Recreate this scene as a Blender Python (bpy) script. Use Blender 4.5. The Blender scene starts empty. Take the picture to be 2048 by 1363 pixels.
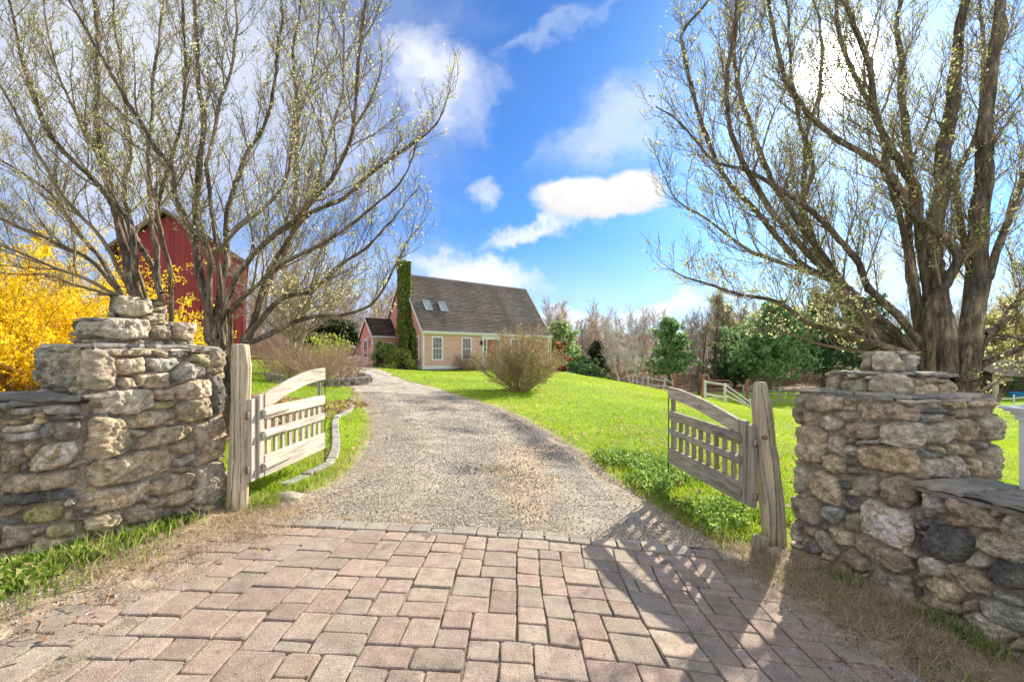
import bpy, math, random
import numpy as np
from mathutils import Vector

# ---------------------------------------------------------------- camera, world, sun, exposure
SC = bpy.context.scene
COL = SC.collection
CAMZ, F, CX, HY = 1.4, 910.0, 1024.0, 710.0      # eye height, focal in photo px, centre column, horizon row
cd = bpy.data.cameras.new('camera'); cam = bpy.data.objects.new('camera', cd); COL.objects.link(cam)
cam.location = (0, 0, CAMZ); cam.rotation_euler = (math.radians(90), 0, 0)
cd.sensor_width = 36; cd.lens = 36 * F / 2048; cd.shift_y = (HY - 681.5) / 2048
cd.clip_start = .05; cd.clip_end = 2000
SC.camera = cam
SC.view_settings.view_transform = 'Standard'; SC.view_settings.look = 'None'
SC.view_settings.exposure = 0.92; SC.view_settings.gamma = 1
SUN_EL, SUN_AZ = math.radians(27), math.radians(35.5)     # azimuth right of +Y
SD = Vector((math.sin(SUN_AZ) * math.cos(SUN_EL), math.cos(SUN_AZ) * math.cos(SUN_EL), math.sin(SUN_EL)))
sl = bpy.data.lights.new('sun', 'SUN'); sl.energy = 5.0; sl.angle = math.radians(.5); sl.color = (1, .90, .74)
so = bpy.data.objects.new('sun', sl); COL.objects.link(so)
so.rotation_euler = (-SD).to_track_quat('-Z', 'Y').to_euler()

class NB:
    """tiny node builder"""
    def __init__(s, nt): s.nt = nt
    def n(s, t, **k):
        o = s.nt.nodes.new(t)
        for a, b in k.items(): setattr(o, a, b)
        return o
    def put(s, sock, v):
        if hasattr(v, 'is_output') or isinstance(v, bpy.types.NodeSocket): s.nt.links.new(v, sock)
        else: sock.default_value = v
    def m(s, op, a, b=0.0, c=None, clamp=False):
        o = s.n('ShaderNodeMath', operation=op, use_clamp=clamp)
        s.put(o.inputs[0], a); s.put(o.inputs[1], b)
        if c is not None: s.put(o.inputs[2], c)
        return o.outputs[0]
    def mix(s, f, a, b, mode='MIX'):
        o = s.n('ShaderNodeMix', data_type='RGBA', blend_type=mode)
        s.put(o.inputs[0], f); s.put(o.inputs[6], a); s.put(o.inputs[7], b)
        return o.outputs[2]
    def noise(s, vec, scale, detail=4, rough=.55, dist=0.0):
        o = s.n('ShaderNodeTexNoise'); s.put(o.inputs['Scale'], scale); s.put(o.inputs['Detail'], detail)
        s.put(o.inputs['Roughness'], rough); s.put(o.inputs['Distortion'], dist)
        if vec is not None: s.put(o.inputs['Vector'], vec)
        return o.outputs['Fac']
    def ramp(s, v, a, b, c=0.0, d=1.0, smooth=True):
        o = s.n('ShaderNodeMapRange', interpolation_type='SMOOTHSTEP' if smooth else 'LINEAR')
        s.put(o.inputs[0], v)
        for i, x in enumerate((a, b, c, d)): s.put(o.inputs[i + 1], x)
        return o.outputs[0]

W = bpy.data.worlds.new('World'); SC.world = W; W.use_nodes = True
nt = W.node_tree; nt.nodes.clear(); B = NB(nt)
sky = B.n('ShaderNodeTexSky', sky_type='NISHITA'); sky.sun_disc = False
sky.sun_elevation = SUN_EL; sky.sun_rotation = SUN_AZ; sky.altitude = 100; sky.air_density = 1.0; sky.dust_density = .6; sky.ozone_density = 2.5
tc = B.n('ShaderNodeTexCoord'); sep = B.n('ShaderNodeSeparateXYZ'); nt.links.new(tc.outputs['Generated'], sep.inputs[0])
dx, dy, dz = sep.outputs
ys = B.m('MAXIMUM', dy, .05)
X = B.m('DIVIDE', dx, ys); Z = B.m('DIVIDE', dz, ys)
_cb = B.n('ShaderNodeCombineXYZ'); nt.links.new(X, _cb.inputs[0]); nt.links.new(Z, _cb.inputs[1])
def _warp(v, sc, am, off, dt=5):
    _m = B.n('ShaderNodeMapping'); _m.inputs['Location'].default_value = off; nt.links.new(_cb.outputs[0], _m.inputs[0])
    return B.m('ADD', v, B.m('MULTIPLY', B.m('SUBTRACT', B.noise(_m.outputs[0], sc, dt, .62), .5), am))
X0_, Z0_ = X, Z
X = _warp(_warp(X0_, 3.5, .30, (0, 0, 0)), 14, .07, (5, 3, 0)); Z = _warp(_warp(Z0_, 3.5, .22, (9, 4, 2)), 14, .06, (2, 8, 1))
comb = B.n('ShaderNodeCombineXYZ'); nt.links.new(X, comb.inputs[0]); nt.links.new(Z, comb.inputs[1])
P2 = comb.outputs[0]
nA = B.noise(P2, 3.2, 6, .6, .6); nB = B.noise(P2, 9.0, 6, .6, .3); nC = B.noise(tc.outputs['Generated'], 2.6, 7, .62, .8)
def blob(px, py, rx, ry, ang=0, k=1.0, edge0=0.0, edge1=1.0, wob=.8, nn=nA):
    cx, cz = (px - CX) / F, (HY - py) / F; rx /= F; ry /= F
    a = math.radians(ang); ca, sa = math.cos(a), math.sin(a)
    u = B.m('SUBTRACT', X, cx); v = B.m('SUBTRACT', Z, cz)
    p = B.m('DIVIDE', B.m('ADD', B.m('MULTIPLY', u, ca), B.m('MULTIPLY', v, sa)), rx)
    q = B.m('DIVIDE', B.m('SUBTRACT', B.m('MULTIPLY', v, ca), B.m('MULTIPLY', u, sa)), ry)
    r = B.m('SQRT', B.m('ADD', B.m('MULTIPLY', p, p), B.m('MULTIPLY', q, q)))
    r = B.m('ADD', r, B.m('MULTIPLY', B.m('SUBTRACT', nn, .5), wob))
    return B.m('MULTIPLY', B.ramp(r, edge1, edge0), k)
wisps = [blob(1215, 245, 150, 55, 38, .50, 0, 1.5, 2.6), blob(880, 150, 150, 80, -52, .85, 0, 1.4, 2.2),
         blob(1070, 462, 150, 22, 14, .75, .2, 1.2, 1.2), blob(940, 215, 80, 14, 5, .4, 0, 1.3, 1.8),
         blob(968, 395, 38, 34, 0, .55, 0, 1.2, 2.0), blob(250, 150, 700, 500, 0, .74, .1, 1.2, .6),
         blob(960, 545, 170, 44, -6, .9, .2, 1.2, 1.4), blob(1750, 160, 480, 480, 0, .42, 0, 1.0, .5),
         blob(1090, 70, 160, 20, 30, .25, 0, 1.4, 3.0), blob(1255, 625, 330, 38, 0, .85, .2, 1.2, 1.2),
         blob(1870, 560, 420, 130, 0, .6, .1, 1.2, 1.2), blob(500, 560, 560, 120, 0, .55, .1, 1.2, 1.0),
         blob(650, 330, 240, 200, 0, .45, 0, 1.3, 1.6)]
cl = wisps[0]
for w in wisps[1:]: cl = B.m('MAXIMUM', cl, w)
behind = B.ramp(nC, .30, .58, .25, 1.0)  # bright cloud added over the unseen sky behind the camera for neutral fill light
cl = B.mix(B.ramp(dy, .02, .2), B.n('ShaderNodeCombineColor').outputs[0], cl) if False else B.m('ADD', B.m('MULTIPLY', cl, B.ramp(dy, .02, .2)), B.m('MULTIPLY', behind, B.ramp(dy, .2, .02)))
horiz = B.ramp(dz, .26, .0, 0, .8)
cl = B.m('MAXIMUM', cl, B.m('MULTIPLY', horiz, B.ramp(nA, .3, .7, .5, 1)))
X, Z = B.m('ADD', B.m('MULTIPLY', X, .35), B.m('MULTIPLY', X0_, .65)), B.m('ADD', B.m('MULTIPLY', Z, .35), B.m('MULTIPLY', Z0_, .65))
cum = B.m('MAXIMUM', blob(1190, 395, 132, 44, 5, 1, .72, 1.08, .5, nB), blob(1255, 374, 66, 42, 12, 1, .72, 1.08, .4, nB))
cum = B.m('MULTIPLY', cum, B.ramp(dy, .02, .1))
shade = B.m('MULTIPLY', B.ramp(Z, (HY - 445) / F, (HY - 370) / F, .55, 1.0), B.ramp(nB, .3, .6, .7, 1))
skyc = B.mix(1.0, sky.outputs[0], (0.31, 0.64, 1.10, 1), 'MULTIPLY')
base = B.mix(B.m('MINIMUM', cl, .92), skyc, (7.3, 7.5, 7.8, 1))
cumc = B.mix(shade, (4.6, 4.6, 4.8, 1), (7.4, 7.3, 7.2, 1))
base = B.mix(cum, base, cumc)
# glare of air round the sun
GD = B.n('ShaderNodeVectorMath', operation='DOT_PRODUCT'); nt.links.new(tc.outputs['Generated'], GD.inputs[0]); GD.inputs[1].default_value = SD
d = B.m('MAXIMUM', GD.outputs['Value'], 0)
glow = B.m('ADD', B.m('MULTIPLY', B.m('POWER', d, 50), 1.6), B.m('ADD', B.m('MULTIPLY', B.m('POWER', d, 1500), 80), B.m('MULTIPLY', B.m('POWER', d, 3000), 200)))
gc = B.mix(1.0, (1, .97, .92, 1), B.n('ShaderNodeCombineColor').outputs[0], 'MIX')
vm = B.n('ShaderNodeVectorMath', operation='SCALE'); vm.inputs[0].default_value = (1, .96, .9); nt.links.new(glow, vm.inputs['Scale'])
va = B.n('ShaderNodeVectorMath', operation='ADD'); nt.links.new(base, va.inputs[0]); nt.links.new(vm.outputs[0], va.inputs[1])
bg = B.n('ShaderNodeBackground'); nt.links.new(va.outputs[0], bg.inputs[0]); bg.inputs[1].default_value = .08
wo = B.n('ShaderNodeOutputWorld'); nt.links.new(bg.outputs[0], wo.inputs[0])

# ---------------------------------------------------------------- numpy helpers
RNG = np.random.default_rng(7)
_perm = np.random.default_rng(99).random(65536)
def _h(i, j, k, s): return _perm[(i * 7349 + j * 19349 + k * 8311 + s * 1013) & 65535]
def vnoise(p, s=0):
    f = np.floor(p).astype(np.int64); t = p - f; t = t * t * (3 - 2 * t)
    i, j, k = f[..., 0], f[..., 1], f[..., 2]; x, y, z = t[..., 0], t[..., 1], t[..., 2]
    def L(a, b, w): return a + (b - a) * w
    c = [[[_h(i + a, j + b, k + e, s) for e in (0, 1)] for b in (0, 1)] for a in (0, 1)]
    return L(L(L(c[0][0][0], c[1][0][0], x), L(c[0][1][0], c[1][1][0], x), y), L(L(c[0][0][1], c[1][0][1], x), L(c[0][1][1], c[1][1][1], x), y), z) * 2 - 1
def fbm(p, o=4, s=0, g=.5):
    r = 0; a = 1; q = np.asarray(p, float)
    for n in range(o): r = r + a * vnoise(q, s + n * 17); a *= g; q = q * 2.03 + 11.7
    return r / (2 - 2 * g ** o) * 1.6
def n2(x, y, f, o=3, s=0): return fbm(np.stack([np.asarray(x) * f, np.asarray(y) * f, np.zeros_like(np.asarray(x, float)) + s * 3.1], -1), o, s)

# terrain from control heights (thin plate spline)
CP = np.array([(0, 0, -.03), (-2.3, 3.8, .12), (2.2, 3.8, -.19), (-2.7, 2.9, .15), (2.65, 2.9, -.2), (0, 3.75, -.03), (-3.5, 2, .18), (3.2, 2, -.22), (-4, -4, .1), (4, -4, -.2),
 (0, 8, .0), (0, 12, .05), (-4.6, 13, .17), (-3, 9, .12), (-8, 9, .45), (-9, 18, .7), (-5.7, 15.4, .3), (0.3, 17, .05), (4, 8, -.2), (3, 5.5, -.1), (5, 12, -.2), (9, 8, -.6), (8, 14, -.45),
 (-6.3, 32, .27), (3.3, 40, .2), (-10.5, 34, .57), (-14, 40, .55), (-16, 30, 1.35), (-30, 40, 1.8), (7.8, 30, -.5), (4, 22, -.05), (14, 30, -1.72), (13, 20, -1.5), (12, 40, -1.75), (24, 18, -1.75), (35, 35, -1.75),
 (20, 50, -2), (10, 56, -1.9), (35, 60, -1.8), (60, 40, -1.5), (-5, 60, .2), (-30, 70, 2.5), (-20, 18, 1.2), (-30, 5, .9), (20, 4, -1.0), (40, 0, -1.4), (-40, -30, .5), (40, -30, -1),
 (0, 130, 5.5), (60, 130, 5.), (120, 110, 5.), (-80, 130, 7), (-100, 40, 4), (110, 20, 0), (150, 220, 12), (0, 230, 12), (-150, 220, 12), (40, 90, 1.0), (10, 90, 1.0)], float)
def _U(r2): return .5 * r2 * np.log(r2 + 1e-9)
_n = len(CP); _K = _U(((CP[:, None, :2] - CP[None, :, :2]) ** 2).sum(-1)) + np.eye(_n) * .6
_P = np.c_[np.ones(_n), CP[:, :2]]; _A = np.block([[_K, _P], [_P.T, np.zeros((3, 3))]]); _w = np.linalg.solve(_A, np.r_[CP[:, 2], 0, 0, 0])
def H(x, y):
    x = np.asarray(x, float); y = np.asarray(y, float); sh = x.shape; xf = x.ravel(); yf = y.ravel(); out = np.empty(xf.shape)
    for i in range(0, len(xf), 40000):
        a, b = xf[i:i + 40000], yf[i:i + 40000]
        r2 = (a[:, None] - CP[None, :, 0]) ** 2 + (b[:, None] - CP[None, :, 1]) ** 2
        out[i:i + 40000] = _U(r2) @ _w[:_n] + _w[_n] + _w[_n + 1] * a + _w[_n + 2] * b
    return out.reshape(sh)
def h1(x, y): return float(H(np.array([x]), np.array([y]))[0])
def gp(px, py, ymax=150):                 # where the ray through a photo pixel meets the ground
    Y = np.linspace(1.5, ymax, 6000); x = (px - CX) / F * Y
    dlt = CAMZ - (py - HY) / F * Y - H(x, Y); k = np.argmax(dlt < 0)
    return (float(x[k]), float(Y[k]))
def wp(px, py, Y): return np.array([(px - CX) / F * Y, Y, CAMZ + (HY - py) / F * Y])

# ---------------------------------------------------------------- object helpers
def tag(o, label=None, cat=None, group=None, kind=None):
    if label: o['label'] = label
    if cat: o['category'] = cat
    if group: o['group'] = group
    if kind: o['kind'] = kind
    return o
def thing(name, label, cat, loc, group=None):
    o = bpy.data.objects.new(name, None); COL.objects.link(o); o.location = loc; o.empty_display_size = .2
    return tag(o, label, cat, group)
def wloc(o):
    v = Vector((0, 0, 0))
    while o is not None: v = v + o.location; o = o.parent
    return v
def mesh(name, V, Fs, mat, parent=None, col=None, smooth=False, loc=None):
    """V (n,3) world coords, Fs list/array of faces (or list of arrays), col (n,3)"""
    V = np.asarray(V, float).reshape(-1, 3)
    if loc is None: loc = (0, 0, 0)
    off = np.array(wloc(parent)) if parent is not None else np.array(loc, float)
    me = bpy.data.meshes.new(name)
    groups = Fs if isinstance(Fs, list) and len(Fs) and isinstance(Fs[0], np.ndarray) and Fs[0].ndim == 2 else [Fs]
    li = []; tot = []
    for g in groups:
        if isinstance(g, np.ndarray):
            if len(g) == 0: continue
            li.append(g.ravel()); tot.append(np.full(len(g), g.shape[1]))
        else:
            li.append(np.array([i for f in g for i in f])); tot.append(np.array([len(f) for f in g]))
    li = np.concatenate(li).astype(np.int32); tot = np.concatenate(tot).astype(np.int32)
    me.vertices.add(len(V)); me.vertices.foreach_set('co', (V - off).astype(np.float32).ravel())
    me.loops.add(len(li)); me.loops.foreach_set('vertex_index', li)
    me.polygons.add(len(tot)); st = np.r_[0, np.cumsum(tot)[:-1]].astype(np.int32)
    me.polygons.foreach_set('loop_start', st); me.polygons.foreach_set('loop_total', tot)
    me.polygons.foreach_set('use_smooth', np.full(len(tot), bool(smooth)))
    me.update(calc_edges=True); me.validate()
    if col is not None:
        a = me.color_attributes.new('Col', 'FLOAT_COLOR', 'POINT')
        c = np.ones((len(V), 4), np.float32); c[:, :3] = col; a.data.foreach_set('color', c.ravel())
    me.materials.append(mat)
    o = bpy.data.objects.new(name, me); COL.objects.link(o)
    if parent is not None: o.parent = parent
    else: o.location = loc
    return o

class MB:
    """collects convex solids into one mesh; optional frame maps local coords to world"""
    def __init__(s, fr=None): s.V = []; s.F = []; s.C = []; s.fr = fr; s.col = (1, 1, 1)
    def add(s, V, Fs):
        n = len(s.V)
        for v in V:
            s.V.append(s.fr(v) if s.fr else tuple(v)); s.C.append(s.col)
        s.F += [tuple(n + i for i in f) for f in Fs]
    def box(s, x0, x1, y0, y1, z0, z1):
        s.add([(x, y, z) for z in (z0, z1) for y in (y0, y1) for x in (x0, x1)], [(0, 2, 3, 1), (4, 5, 7, 6), (0, 1, 5, 4), (2, 6, 7, 3), (0, 4, 6, 2), (1, 3, 7, 5)])
    def prism(s, poly, n0, n1, ax=1):
        """poly: 2-D outline in the two axes other than ax, extruded along ax"""
        k = len(poly)
        def mk(p, h):
            return {0: (h, p[0], p[1]), 1: (p[0], h, p[1]), 2: (p[0], p[1], h)}[ax]
        s.add([mk(p, n0) for p in poly] + [mk(p, n1) for p in poly], [tuple(range(k)), tuple(range(2 * k - 1, k - 1, -1))] + [(i, i + k, (i + 1) % k + k, (i + 1) % k) for i in range(k)])
    def tube(s, pts, r, n=8):
        pts = [Vector(p) for p in pts]; rr = r if hasattr(r, '__len__') else [r] * len(pts); V = []
        for i, p in enumerate(pts):
            t = (pts[min(i + 1, len(pts) - 1)] - pts[max(i - 1, 0)]).normalized()
            a = t.orthogonal().normalized() if abs(t.z) > .9 else t.cross(Vector((0, 0, 1))).normalized(); b = t.cross(a)
            for k in range(n):
                an = 2 * math.pi * k / n; V.append(p + (a * math.cos(an) + b * math.sin(an)) * rr[i])
        Fs = [(i * n + k, i * n + (k + 1) % n, (i + 1) * n + (k + 1) % n, (i + 1) * n + k) for i in range(len(pts) - 1) for k in range(n)]
        Fs += [tuple(range(n - 1, -1, -1)), tuple((len(pts) - 1) * n + k for k in range(n))]
        s.add([tuple(v) for v in V], Fs)
    def build(s, name, mat, parent=None, smooth=False, bevel=0, loc=None):
        o = mesh(name, np.array(s.V), s.F, mat, parent, np.array(s.C), smooth, loc)
        if bevel:
            m = o.modifiers.new('bevel', 'BEVEL'); m.width = bevel; m.segments = 2; m.limit_method = 'ANGLE'
        return o

# ---------------------------------------------------------------- materials
def mat(name, color=None, rough=.85, var=.25, vscale=8, detail=6, bump=.3, bscale=40, stretch=None, transl=0, spec=.3, speck=0, spscale=200, tint=None, metal=0, wave=None, bdist=.01):
    m = bpy.data.materials.new(name); m.use_nodes = True; nt = m.node_tree; b = NB(nt); pr = nt.nodes['Principled BSDF']
    tc = b.n('ShaderNodeTexCoord'); vec = tc.outputs['Object']
    if stretch:
        mp = b.n('ShaderNodeMapping'); mp.inputs['Scale'].default_value = stretch; nt.links.new(vec, mp.inputs[0]); vec = mp.outputs[0]
    if color is None:
        at = b.n('ShaderNodeAttribute', attribute_name='Col'); base = at.outputs['Color']
    else: base = (*color, 1)
    n = b.noise(vec, vscale, detail, .6)
    f = b.ramp(n, .3, .7, 1 - var, 1 + var, False)
    v = b.n('ShaderNodeVectorMath', operation='SCALE'); b.put(v.inputs[0], base if not isinstance(base, tuple) else base[:3]); nt.links.new(f, v.inputs['Scale'])
    c = v.outputs[0]
    if tint is not None:
        n3 = b.noise(vec, vscale * .37, 5, .6); c = b.mix(b.ramp(n3, .45, .65, 0, tint[3]), c, (*tint[:3], 1))
    if speck:
        n4 = b.noise(tc.outputs['Object'], spscale, 2, .7); g = b.ramp(n4, .35, .65, 1 - speck, 1 + speck, False)
        v2 = b.n('ShaderNodeVectorMath', operation='SCALE'); nt.links.new(c, v2.inputs[0]); nt.links.new(g, v2.inputs['Scale']); c = v2.outputs[0]
    nt.links.new(c, pr.inputs['Base Color']); pr.inputs['Roughness'].default_value = rough; pr.inputs['Metallic'].default_value = metal
    pr.inputs['Specular IOR Level'].default_value = spec
    if bump:
        bn = b.noise(vec, bscale, 6, .65); bp = b.n('ShaderNodeBump'); bp.inputs['Strength'].default_value = bump; bp.inputs['Distance'].default_value = bdist
        nt.links.new(bn, bp.inputs['Height']); nt.links.new(bp.outputs[0], pr.inputs['Normal'])
    if transl:
        tr = b.n('ShaderNodeBsdfTranslucent'); nt.links.new(c, tr.inputs[0]); mx = b.n('ShaderNodeMixShader'); mx.inputs[0].default_value = transl
        nt.links.new(pr.outputs[0], mx.inputs[1]); nt.links.new(tr.outputs[0], mx.inputs[2]); nt.links.new(mx.outputs[0], nt.nodes['Material Output'].inputs[0])
    return m
M = dict(
 stone=mat('stone', None, .9, .34, 16, bump=1.0, bscale=60, speck=.5, spscale=190, bdist=.02),
 slab=mat('slab', None, .8, .25, 10, bump=.7, bscale=45, speck=.15, bdist=.008),
 paver=mat('paver', None, .9, .24, 12, bump=1.0, bscale=220, speck=.6, spscale=260, bdist=.008, tint=(.42, .35, .27, .55)),
 ground=mat('ground', None, .95, .28, 5, bump=.9, bscale=60, speck=.3, spscale=150, bdist=.02),
 gravel=mat('gravel_bed', None, .95, .3, 3.5, bump=1.0, bscale=120, speck=.6, spscale=110, bdist=.02),
 pebble=mat('pebble', None, .85, .15, 60, bump=0),
 grass=mat('grass_blade', None, .6, .15, 3, bump=0, transl=.5, spec=.2),
 leaf=mat('leaf', None, .55, .15, 4, bump=0, transl=.45, spec=.3),
 petal=mat('petal', None, .6, .12, 4, bump=0, transl=.5, spec=.2),
 bark=mat('bark', None, .95, .6, 26, bump=1.0, bscale=38, stretch=(1, 1, .22), speck=.35, spscale=70, bdist=.06),
 twig=mat('twig', None, .9, .2, 6, bump=0),
 woodh=mat('weathered_wood_rail', None, .85, .45, 1.5, bump=.5, bscale=3, stretch=(26, 1.6, 26), bdist=.004),
 woodv=mat('weathered_wood_upright', None, .85, .45, 1.5, bump=.6, bscale=3, stretch=(26, 26, 1.6), bdist=.006),
 white=mat('white_paint', (.78, .79, .80), .45, .04, 3, bump=.05),
 trim=mat('trim_paint', (.80, .80, .78), .5, .05, 3, bump=.05),
 siding=mat('siding', None, .7, .06, 3, bump=.1, bscale=40),
 shingle=mat('shingle', None, .95, .2, 1.2, bump=.5, bscale=60, speck=.25, spscale=40, stretch=(1, 1, .35)),
 brick=mat('brick', None, .9, .25, 8, bump=.4),
 metal=mat('dark_metal', (.06, .06, .065), .5, .2, 8, bump=.1, metal=.6),
 galv=mat('galvanised_metal', (.45, .46, .48), .4, .15, 12, bump=.1, metal=.8),
 rust=mat('rusty_metal', (.22, .09, .045), .8, .3, 20, bump=.3),
 red=mat('red_barn_boards', None, .8, .18, 1.5, bump=.3, bscale=8, stretch=(5, 5, .5)),
 paint=mat('painted_surface', None, .6, .1, 4, bump=.1),
 door=mat('door_paint', None, .5, .08, 4, bump=.05),
)
def glass_mat():
    m = bpy.data.materials.new('window_glass'); m.use_nodes = True; p = m.node_tree.nodes['Principled BSDF']
    p.inputs['Base Color'].default_value = (.03, .035, .035, 1); p.inputs['Roughness'].default_value = .04; p.inputs['Specular IOR Level'].default_value = .9
    return m
M['glass'] = glass_mat()
# ---------------------------------------------------------------- ground
def lin(pts, n=12):                      # resample a polyline smoothly (Catmull-Rom)
    P = [np.array(p, float) for p in pts]; P = [2 * P[0] - P[1]] + P + [2 * P[-1] - P[-2]]; out = []
    for i in range(1, len(P) - 2):
        for t in np.linspace(0, 1, n, endpoint=False):
            a, b, c, d = P[i - 1:i + 3]
            out.append(.5 * (2 * b + (c - a) * t + (2 * a - 5 * b + 4 * c - d) * t * t + (3 * b - a - 3 * c + d) * t ** 3))
    out.append(P[-2]); return np.array(out)
DL = lin([(-2.05, 3.6), (-1.95, 4.3)] + [gp(*p) for p in [(655, 975), (722, 920), (742, 865), (732, 815), (700, 775), (668, 750)]] + [(-13.2, 30.5), (-15.5, 36), (-17.5, 44)], 10)
DR = lin([(1.75, 3.55), (1.45, 4.4)] + [gp(*p) for p in [(1235, 965), (1120, 878), (1010, 820), (880, 778), (790, 752)]] + [(-9.8, 31.6), (-11.6, 36), (-13.2, 44)], 10)
m = 120
def resamp(P, m):
    s = np.r_[0, np.cumsum(np.linalg.norm(np.diff(P, axis=0), axis=1))]; s /= s[-1]
    y = P[:, 1]; yy = np.linspace(0, 1, m) ** 1.8 * (min(P[-1, 1], 44) - 3.6) + 3.6
    return np.c_[np.interp(yy, y, P[:, 0]), yy]
EL, ER = resamp(DL, m), resamp(DR, m)
def drive_u(x, y):                        # 0..1 across the drive, outside <0 or >1
    xl = np.interp(y, EL[:, 1], EL[:, 0]); xr = np.interp(y, ER[:, 1], ER[:, 0])
    u = (x - xl) / (xr - xl); return np.where((y < 3.4) | (y > 44), -9, u)
WLX = lambda y: -2.42 - .345 * (3.92 - y)     # inner face of left pillar
GREEN = np.array((.20, .34, .02)); GREEN2 = np.array((.36, .46, .04)); DIRT = np.array((.42, .33, .225)); LITTER = np.array((.27, .17, .09)); STRAW = np.array((.55, .43, .28))
def lawn_w(x, y):                         # 1 = lawn, 0 = bare
    nz = n2(x, y, .9, 3, 4)
    near = (y > 3.75 + .25 * n2(x, y, 2, 2, 6)) | (np.abs(x) > 3.6)
    w = np.where(near, 1.0, 0.0)
    u = drive_u(x, y); xl = np.interp(y, EL[:, 1], EL[:, 0]); xr = np.interp(y, ER[:, 1], ER[:, 0])
    out = np.where(u > .5, x - xr, xl - x)
    w = w * np.clip((out + .08 * nz) / .25 + .15, 0, 1)
    woods = (y > 52 + 4 * nz) & (x < 60) | (y > 60) & (x < 200)
    left = (x < -6.2 - .4 * (y - 6)) & (y < 16) & (y > -1) & (x > -16)
    left2 = (x < -15 - nz) & (y > 22) & (y < 100)
    w = np.where(woods | left2, 0, w); w = np.where((x < -4.3 + .3 * nz) & (y < 9 + nz) & (y > 0), .0, w)
    return w
def gcol(x, y):
    w = lawn_w(x, y)[..., None]; a = n2(x, y, .35, 4, 8)[..., None]; b = n2(x, y, 2.2, 3, 9)[..., None]
    g = GREEN + (GREEN2 - GREEN) * np.clip(.5 + .6 * a + .35 * b, 0, 1)
    dist = np.hypot(x, y)[..., None]
    d = np.where((y > 20)[..., None] | (x < -4)[..., None], LITTER, DIRT) * (1 + .25 * b) + (STRAW - DIRT) * np.clip(b, 0, 1) * .5
    return g * w + d * (1 - w)
def sp(a, b, n, k):                       # spacing dense around 0
    t = np.linspace(-1, 1, n); s = np.sinh(k * t) / np.sinh(k); return np.where(s < 0, -s * a, s * b)
gx = sp(-170, 170, 421, 5.2); ty = np.linspace(0, 1, 460); gy = 2 + np.where(ty < .15, (ty - .15) / .15 * 16, np.sinh(5.0 * (ty - .15) / .85) / np.sinh(5.0) * 238)
GX, GY = np.meshgrid(gx, gy)
def paved(x, y):                          # >0 inside the paved apron
    yy = y + .03 * x * x
    return np.minimum(3.78 - yy, 2.25 - np.abs(x + .12) + .0 * y)
def ground_z(x, y):
    z = H(x, y); pv = paved(x, y)
    z = z + np.where(pv > 0, -.013, 0) * np.clip(pv / .08, 0, 1)
    # dirt creeping over the outer pavers
    cover = np.clip((.62 - (2.25 - np.abs(x + .12))) / .5, 0, 1) * np.clip((3.9 - y) / .3, 0, 1)
    z = z + np.where(pv > 0, cover * (.019 + .02 * n2(x, y, 2.3, 3, 3)), 0)
    z = z + np.where((y > 60), 1.2 * n2(x, y, .03, 3, 2), 0) * np.clip((y - 60) / 40, 0, 1)
    return z
# a finer local sheet replaces the coarse grid near the gate
NX0, NX1, NY0, NY1 = -4.6, 4.6, -.5, 9.5
fx = np.unique(np.r_[gx[(gx < NX0) | (gx > NX1)], np.arange(NX0, NX1 + .001, .035)]); fy = np.unique(np.r_[gy[(gy < NY0) | (gy > NY1)], np.arange(NY0, NY1 + .001, .04)])
GX, GY = np.meshgrid(fx, fy); GZ = ground_z(GX, GY)
small = (np.abs(GX) < 4.6) & (GY < 9.5) & (GY > -.5)
GZ = GZ + np.where(small, .006 * n2(GX, GY, 9, 3, 12) * (1 + 1.5 * (paved(GX, GY) < .6)), 0) - np.where((drive_u(GX, GY) > .02) & (drive_u(GX, GY) < .98), .02, 0) * np.clip((GY - 3.75) / .3, 0, 1)
def grid_faces(r, c):
    i = np.arange(r * c).reshape(r, c); return np.stack([i[:-1, :-1], i[:-1, 1:], i[1:, 1:], i[1:, :-1]], -1).reshape(-1, 4)
gc_ = gcol(GX, GY)
pvm = paved(GX, GY)[..., None] > .02
gc_ = np.where(pvm, np.array((.27, .225, .165)) * (1 + .35 * n2(GX, GY, 12, 2, 5)[..., None]) + np.clip((.62 - (2.25 - np.abs(GX + .12))) / .4, 0, 1)[..., None] * (DIRT * 1.05 - np.array((.27, .225, .165))), gc_)
tag(mesh('lawn', np.stack([GX, GY, GZ], -1), grid_faces(*GX.shape), M['ground'], col=gc_.reshape(-1, 3), smooth=True), kind='structure')

# driveway
K = 60; uu = np.linspace(0, 1, K); m2 = 420
yy = np.linspace(0, 1, m2) ** 1.7 * (44 - 3.745) + 3.745
XL = np.interp(yy, EL[:, 1], EL[:, 0]); XR = np.interp(yy, ER[:, 1], ER[:, 0])
DX = XL[:, None] * (1 - uu) + XR[:, None] * uu; DY = np.repeat(yy[:, None], K, 1)
ed = np.minimum(uu, 1 - uu)[None]; jag = np.clip(1 - ed / .12, 0, 1) * .22 * (n2(DX * 0 + (uu[None] > .5) * 9, DY, 1.3, 3, 31) + .2)
DX = DX + jag * np.where(uu < .5, 1, -1)
DY = DY - (.03 * DX * DX + .02 * DX + .0) * np.exp(-(DY - 3.745) / .4)
DZ = H(DX, DY) - .004 + .016 * np.clip((DY - 3.7) / .35, 0, 1) + .004 * n2(DX, DY, 6, 3, 5) - np.where(ed < .04, .014 * (1 - ed / .04), 0)
TAN = np.array((.60, .49, .355)); GREY = np.array((.45, .405, .335)); DK = np.array((.11, .11, .115))
nz = n2(DX, DY, 1.1, 4, 3)[..., None]; nz2 = n2(DX, DY, 4, 3, 5)[..., None]
w = np.clip(1 - np.minimum(uu, 1 - uu)[None, :, None] / .16 + .5 * nz, 0, 1)
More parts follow.
